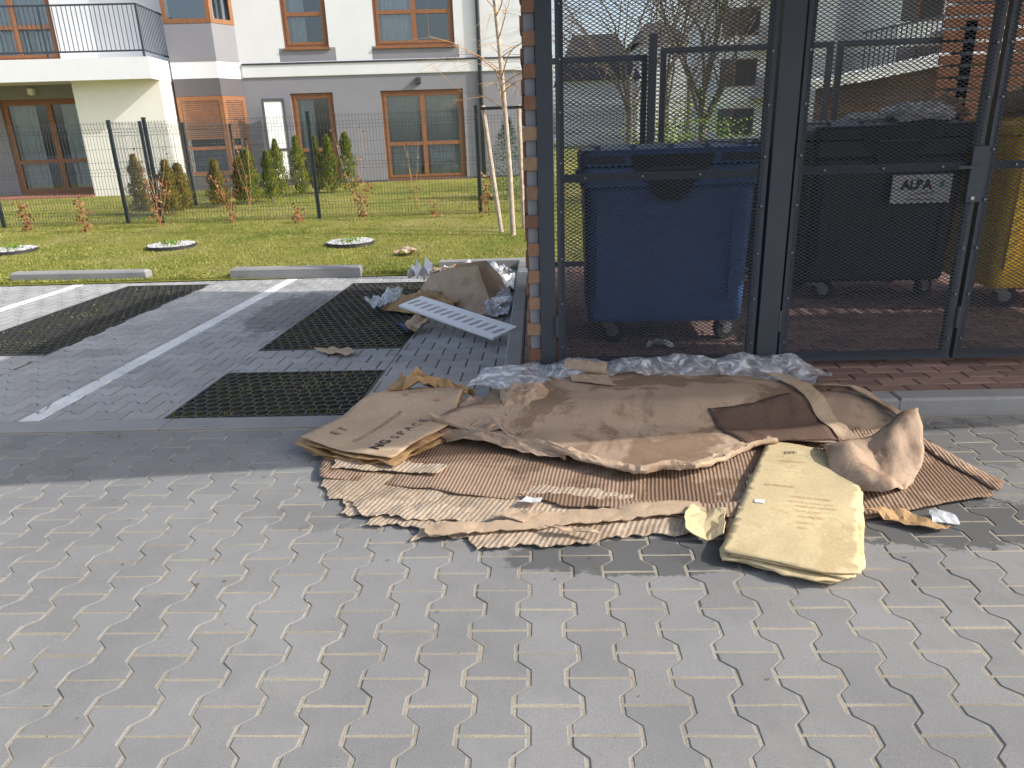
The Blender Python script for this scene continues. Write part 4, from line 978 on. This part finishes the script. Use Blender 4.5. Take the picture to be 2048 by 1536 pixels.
for out,mat,lab,sd,z,am in(([(-1.05,7.55),(-.9,7.75),(-.5,7.7),(-.28,7.5),(-.4,7.3),(-.75,7.35)],'paper','crumpled white paper sheets beside the kerb',61,.03,.08),
 ([(-1.5,6.05),(-1.35,6.3),(-1.2,6.25),(-1.25,6.0),(-1.4,5.9)],'film','crumpled clear plastic wrap in the litter heap',62,.03,.12),
 ([(-1.2,6.5),(-1.1,6.75),(-.98,6.7),(-1.0,6.45)],'paper','crumpled white plastic bag in the litter heap',63,.14,.16),
 ([(-.5,6.2),(-.3,6.5),(-.24,6.1),(-.26,5.6),(-.42,5.5)],'film','clear crumpled plastic wrap beside the kerb',64,.03,.08),
 ([(-.62,7.0),(-.25,7.2),(-.24,6.6),(-.40,6.5)],'paper','crumpled white wrapping beside the kerb',66,.03,.08),
 ([(-.42,5.95),(-.26,6.1),(-.25,5.8),(-.36,5.72)],'paper','crumpled white paper beside the crushed box',68,.05,.05),
 ([(-1.04,5.25),(-.98,5.40),(-.84,5.38),(-.84,5.22),(-.95,5.15)],'cardclean','torn brown wrapper on grey paving',65,.03,.08)):
    scrap('crumpled_wrapping' if mat!='cardclean' else 'torn_wrapper',out,z,mat,lab,'litter',sd,am)
scrap('torn_wrapper',[(-1.1,5.25),(-1.02,5.36),(-.95,5.3),(-1.0,5.2)],.02,'blue','dark blue torn wrapper on grey paving','litter',67,.05)
mb=MB();L=1.12;W=.235;n=13;cw=L/(n+.4);x=cw*.2
def ring(cx):
    vs=[];m=16;hw=cw*.24;hh=W*.25;tilt=.3
    for i in range(m):
        a=2*math.pi*i/m;c,s=math.cos(a),math.sin(a)
        k=1/max(abs(c),abs(s));vs.append((cx+c*k*cw/2,s*k*W/2,0))
        py=(hh-hw)*(1 if s>0 else -1) if abs(s)>.05 else 0
        yy=py+s*hw;vs.append((cx+c*hw+tilt*yy*.5,yy,0))
    mb.add(vs,[(2*i,2*((i+1)%m),2*((i+1)%m)+1,2*i+1) for i in range(m)])
mb.quad((0,-W/2,0),(x,-W/2,0),(x,W/2,0),(0,W/2,0))
for i in range(n): ring(x+cw*(i+.5))
mb.quad((L-x,-W/2,0),(L,-W/2,0),(L,W/2,0),(L-x,W/2,0))
o=mb.make('slotted_panel','white');solid(o,.016,0)
d=Vector((.80,-.80,-.07)).normalized();pl=Vector((.62,.66,.14));pl=(pl-d*pl.dot(d)).normalized();nz=d.cross(pl)
o.matrix_world=Matrix.Translation((-1.04,5.68,.15))@Matrix((d,pl,nz)).transposed().to_4x4()
tag(o,'white slotted vent panel leaning on the litter heap','panel')
# ---------------------------------------------------------------- far background
def farbuilding(x0,x1,y0,y1,h,mat,label,wins=True,roof=None):
    O=((x0+x1)/2,y0,0);T=empty('apartment_building' if wins else 'house',O);tag(T,label,'building')
    mb=MB();mb.box(x0,x1,y0,y1,0,h);mb.make('wall',mat,T,O)
    if wins:
        x=x0+1
        while x<x1-1.6:
            z=.8
            while z<h-1.6:
                f=MB();f.box(x,x+1.4,y0-.05,y0-.01,z,z+1.6);fo=f.make('window','wood',T,O)
                g=MB();g.box(x+.08,x+1.32,y0-.07,y0-.052,z+.08,z+1.52);g.make('glass','room',fo,O)
                s=MB();s.box(x-.9,x-.02,y0-.04,y0-.005,z,z+1.6);s.make('render_stripe','dgrender',T,O);z+=2.9
            x+=3
        z=3.1
        while z<h:
            b=MB();b.box(x0+2,x0+5,y0-1.4,y0-.005,z-.2,z).box(x0+2,x0+5,y0-1.4,y0-1.36,z-.001,z+1);b.make('balcony','grender',T,O);z+=2.9
    if roof:
        mb=MB();a=.5;mb.add([(x0-a,y0-a,h),(x1+a,y0-a,h),(x1+a,y1+a,h),(x0-a,y1+a,h),(x0+1,(y0+y1)/2,h+roof),(x1-1,(y0+y1)/2,h+roof)],[(0,1,5,4),(1,2,5),(2,3,4,5),(3,0,4)]);mb.make('roof','darkroof',T,O)
farbuilding(11.5,18.5,50,60,13,'wrender','distant white apartment block with grey window stripes')
farbuilding(20.5,44,46,58,13.5,'wrender','distant long white apartment block with balconies')
farbuilding(2,7.5,60,68,5,'wrender','distant low house with a dark hipped roof',False,roof=3.6)
farbuilding(8.6,12.5,66,74,8,'wrender','distant pale house behind bare trees',False,roof=2)
T=empty('brick_outbuilding',(12,24,0));tag(T,'low brick outbuilding with white flat roof edge and railing','building');O=(12,24,0)
mb=MB();mb.box(10.6,16,24,30,0,2.9);mb.make('wall','farbrick',T,O)
mb=MB();mb.add([(9.4,23.2,2.45),(16,23.2,3.5),(16,30,3.5),(9.4,30,2.45),(9.4,23.2,2.75),(16,23.2,3.85),(16,30,3.85),(9.4,30,2.75)],[(3,2,1,0),(4,5,6,7),(0,1,5,4),(1,2,6,5),(2,3,7,6),(3,0,4,7)]);mb.make('roof','wrender',T,O)
mb=MB();x=9.5
while x<16: zz=2.74+(x-9.4)/6.6*1.1;mb.box(x,x+.03,23.25,23.28,zz,zz+1.05);x+=.14
mb.add([(9.4,23.24,3.74),(16,23.24,4.84),(16,23.29,4.84),(9.4,23.29,3.74),(9.4,23.24,3.8),(16,23.24,4.9),(16,23.29,4.9),(9.4,23.29,3.8)],[(3,2,1,0),(4,5,6,7),(0,1,5,4),(1,2,6,5),(2,3,7,6),(3,0,4,7)])
mb.make('railing','anth',T,O)
def baretree(loc,h,seed,label):
    T=empty('bare_tree',loc);tag(T,label,'tree');rnd=random.Random(seed);t=MB();c=MB()
    t.tube([Vector((0,0,-.1)),Vector((.05,0,h*.2)),Vector((0,.05,h*.4))],.11,.08,8);t.make('trunk','darkbark',T,smooth=True)
    for i in range(7):
        a=rnd.uniform(0,6.28);z=h*rnd.uniform(.2,.4);branchy(c,Vector((.02,0,z)),Vector((math.cos(a)*.5,math.sin(a)*.5,.9)).normalized(),.05,h*.34,4,rnd,0,4,4,(2,4),0,.45)
    c.make('crown','darkbark',T)
baretree((2.6,22,.2),6.5,1,'bare grey branching tree behind the shelter');baretree((4.3,26,.2),7.5,2,'tall bare tree behind the shelter');baretree((6.6,34,.2),9,4,'distant bare tree beside pale buildings');baretree((3.6,17,.2),5,6,'bare bushy small tree behind the shelter')
T=empty('green_bush',(2.6,13,.2));tag(T,'bright green leafy bush behind the shelter','bush')
mb=MB()
for i in range(8): mb.cyl((0,0,0),(random.uniform(-.7,.7),random.uniform(-.4,.4),1.2),.015,.006,5)
mb.make('stem','darkbark',T);mb=MB();rnd=random.Random(4)
for i in range(4500):
    c=Vector((rnd.gauss(0,.6),rnd.gauss(0,.35),abs(rnd.gauss(.7,.4))))
    if fbm(c.x,c.z,2,3)<-.15: continue
    a=Vector((rnd.uniform(-1,1),rnd.uniform(-1,1),rnd.uniform(-1,1))).normalized()*.035;b=a.orthogonal().normalized()*.015
    mb.add([c-a,c-b,c+a,c+b],[(0,1,2,3)])
mb.make('crown','bush',T)
# ---------------------------------------------------------------- light, camera
sd=Vector((-3.6,.62,-2.5)).normalized()
su=bpy.data.lights.new('Sun','SUN');su.energy=4.1;su.angle=math.radians(.5);su.color=(1,.965,.91)
so=bpy.data.objects.new('Sun',su);COL.objects.link(so);so.rotation_euler=sd.to_track_quat('-Z','Y').to_euler();so.location=(10,-1,8)
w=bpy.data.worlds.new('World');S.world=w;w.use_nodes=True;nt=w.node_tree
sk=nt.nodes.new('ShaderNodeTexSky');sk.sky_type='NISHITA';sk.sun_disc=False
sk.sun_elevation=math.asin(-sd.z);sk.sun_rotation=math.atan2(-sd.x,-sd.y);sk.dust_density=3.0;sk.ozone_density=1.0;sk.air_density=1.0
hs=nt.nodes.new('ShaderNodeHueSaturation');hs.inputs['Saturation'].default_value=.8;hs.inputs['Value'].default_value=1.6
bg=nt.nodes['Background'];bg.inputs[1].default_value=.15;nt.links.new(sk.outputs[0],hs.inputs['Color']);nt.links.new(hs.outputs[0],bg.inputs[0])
p=math.radians(19.1);psi=math.radians(2.5);r=math.radians(2.0)
F=Vector((-math.sin(psi)*math.cos(p),math.cos(psi)*math.cos(p),-math.sin(p)));R0=Vector((math.cos(psi),math.sin(psi),0));U0=R0.cross(F)
R=R0*math.cos(r)-U0*math.sin(r);U=U0*math.cos(r)+R0*math.sin(r)
ca=bpy.data.cameras.new('Camera');ca.sensor_width=36;ca.lens=1450/2048*36;ca.clip_end=600;ca.clip_start=.05
co=bpy.data.objects.new('Camera',ca);COL.objects.link(co)
co.matrix_world=Matrix.Translation((0,0,1.4))@Matrix((R,U,-F)).transposed().to_4x4()
S.camera=co
S.view_settings.view_transform='Standard';S.view_settings.look='None';S.view_settings.exposure=0
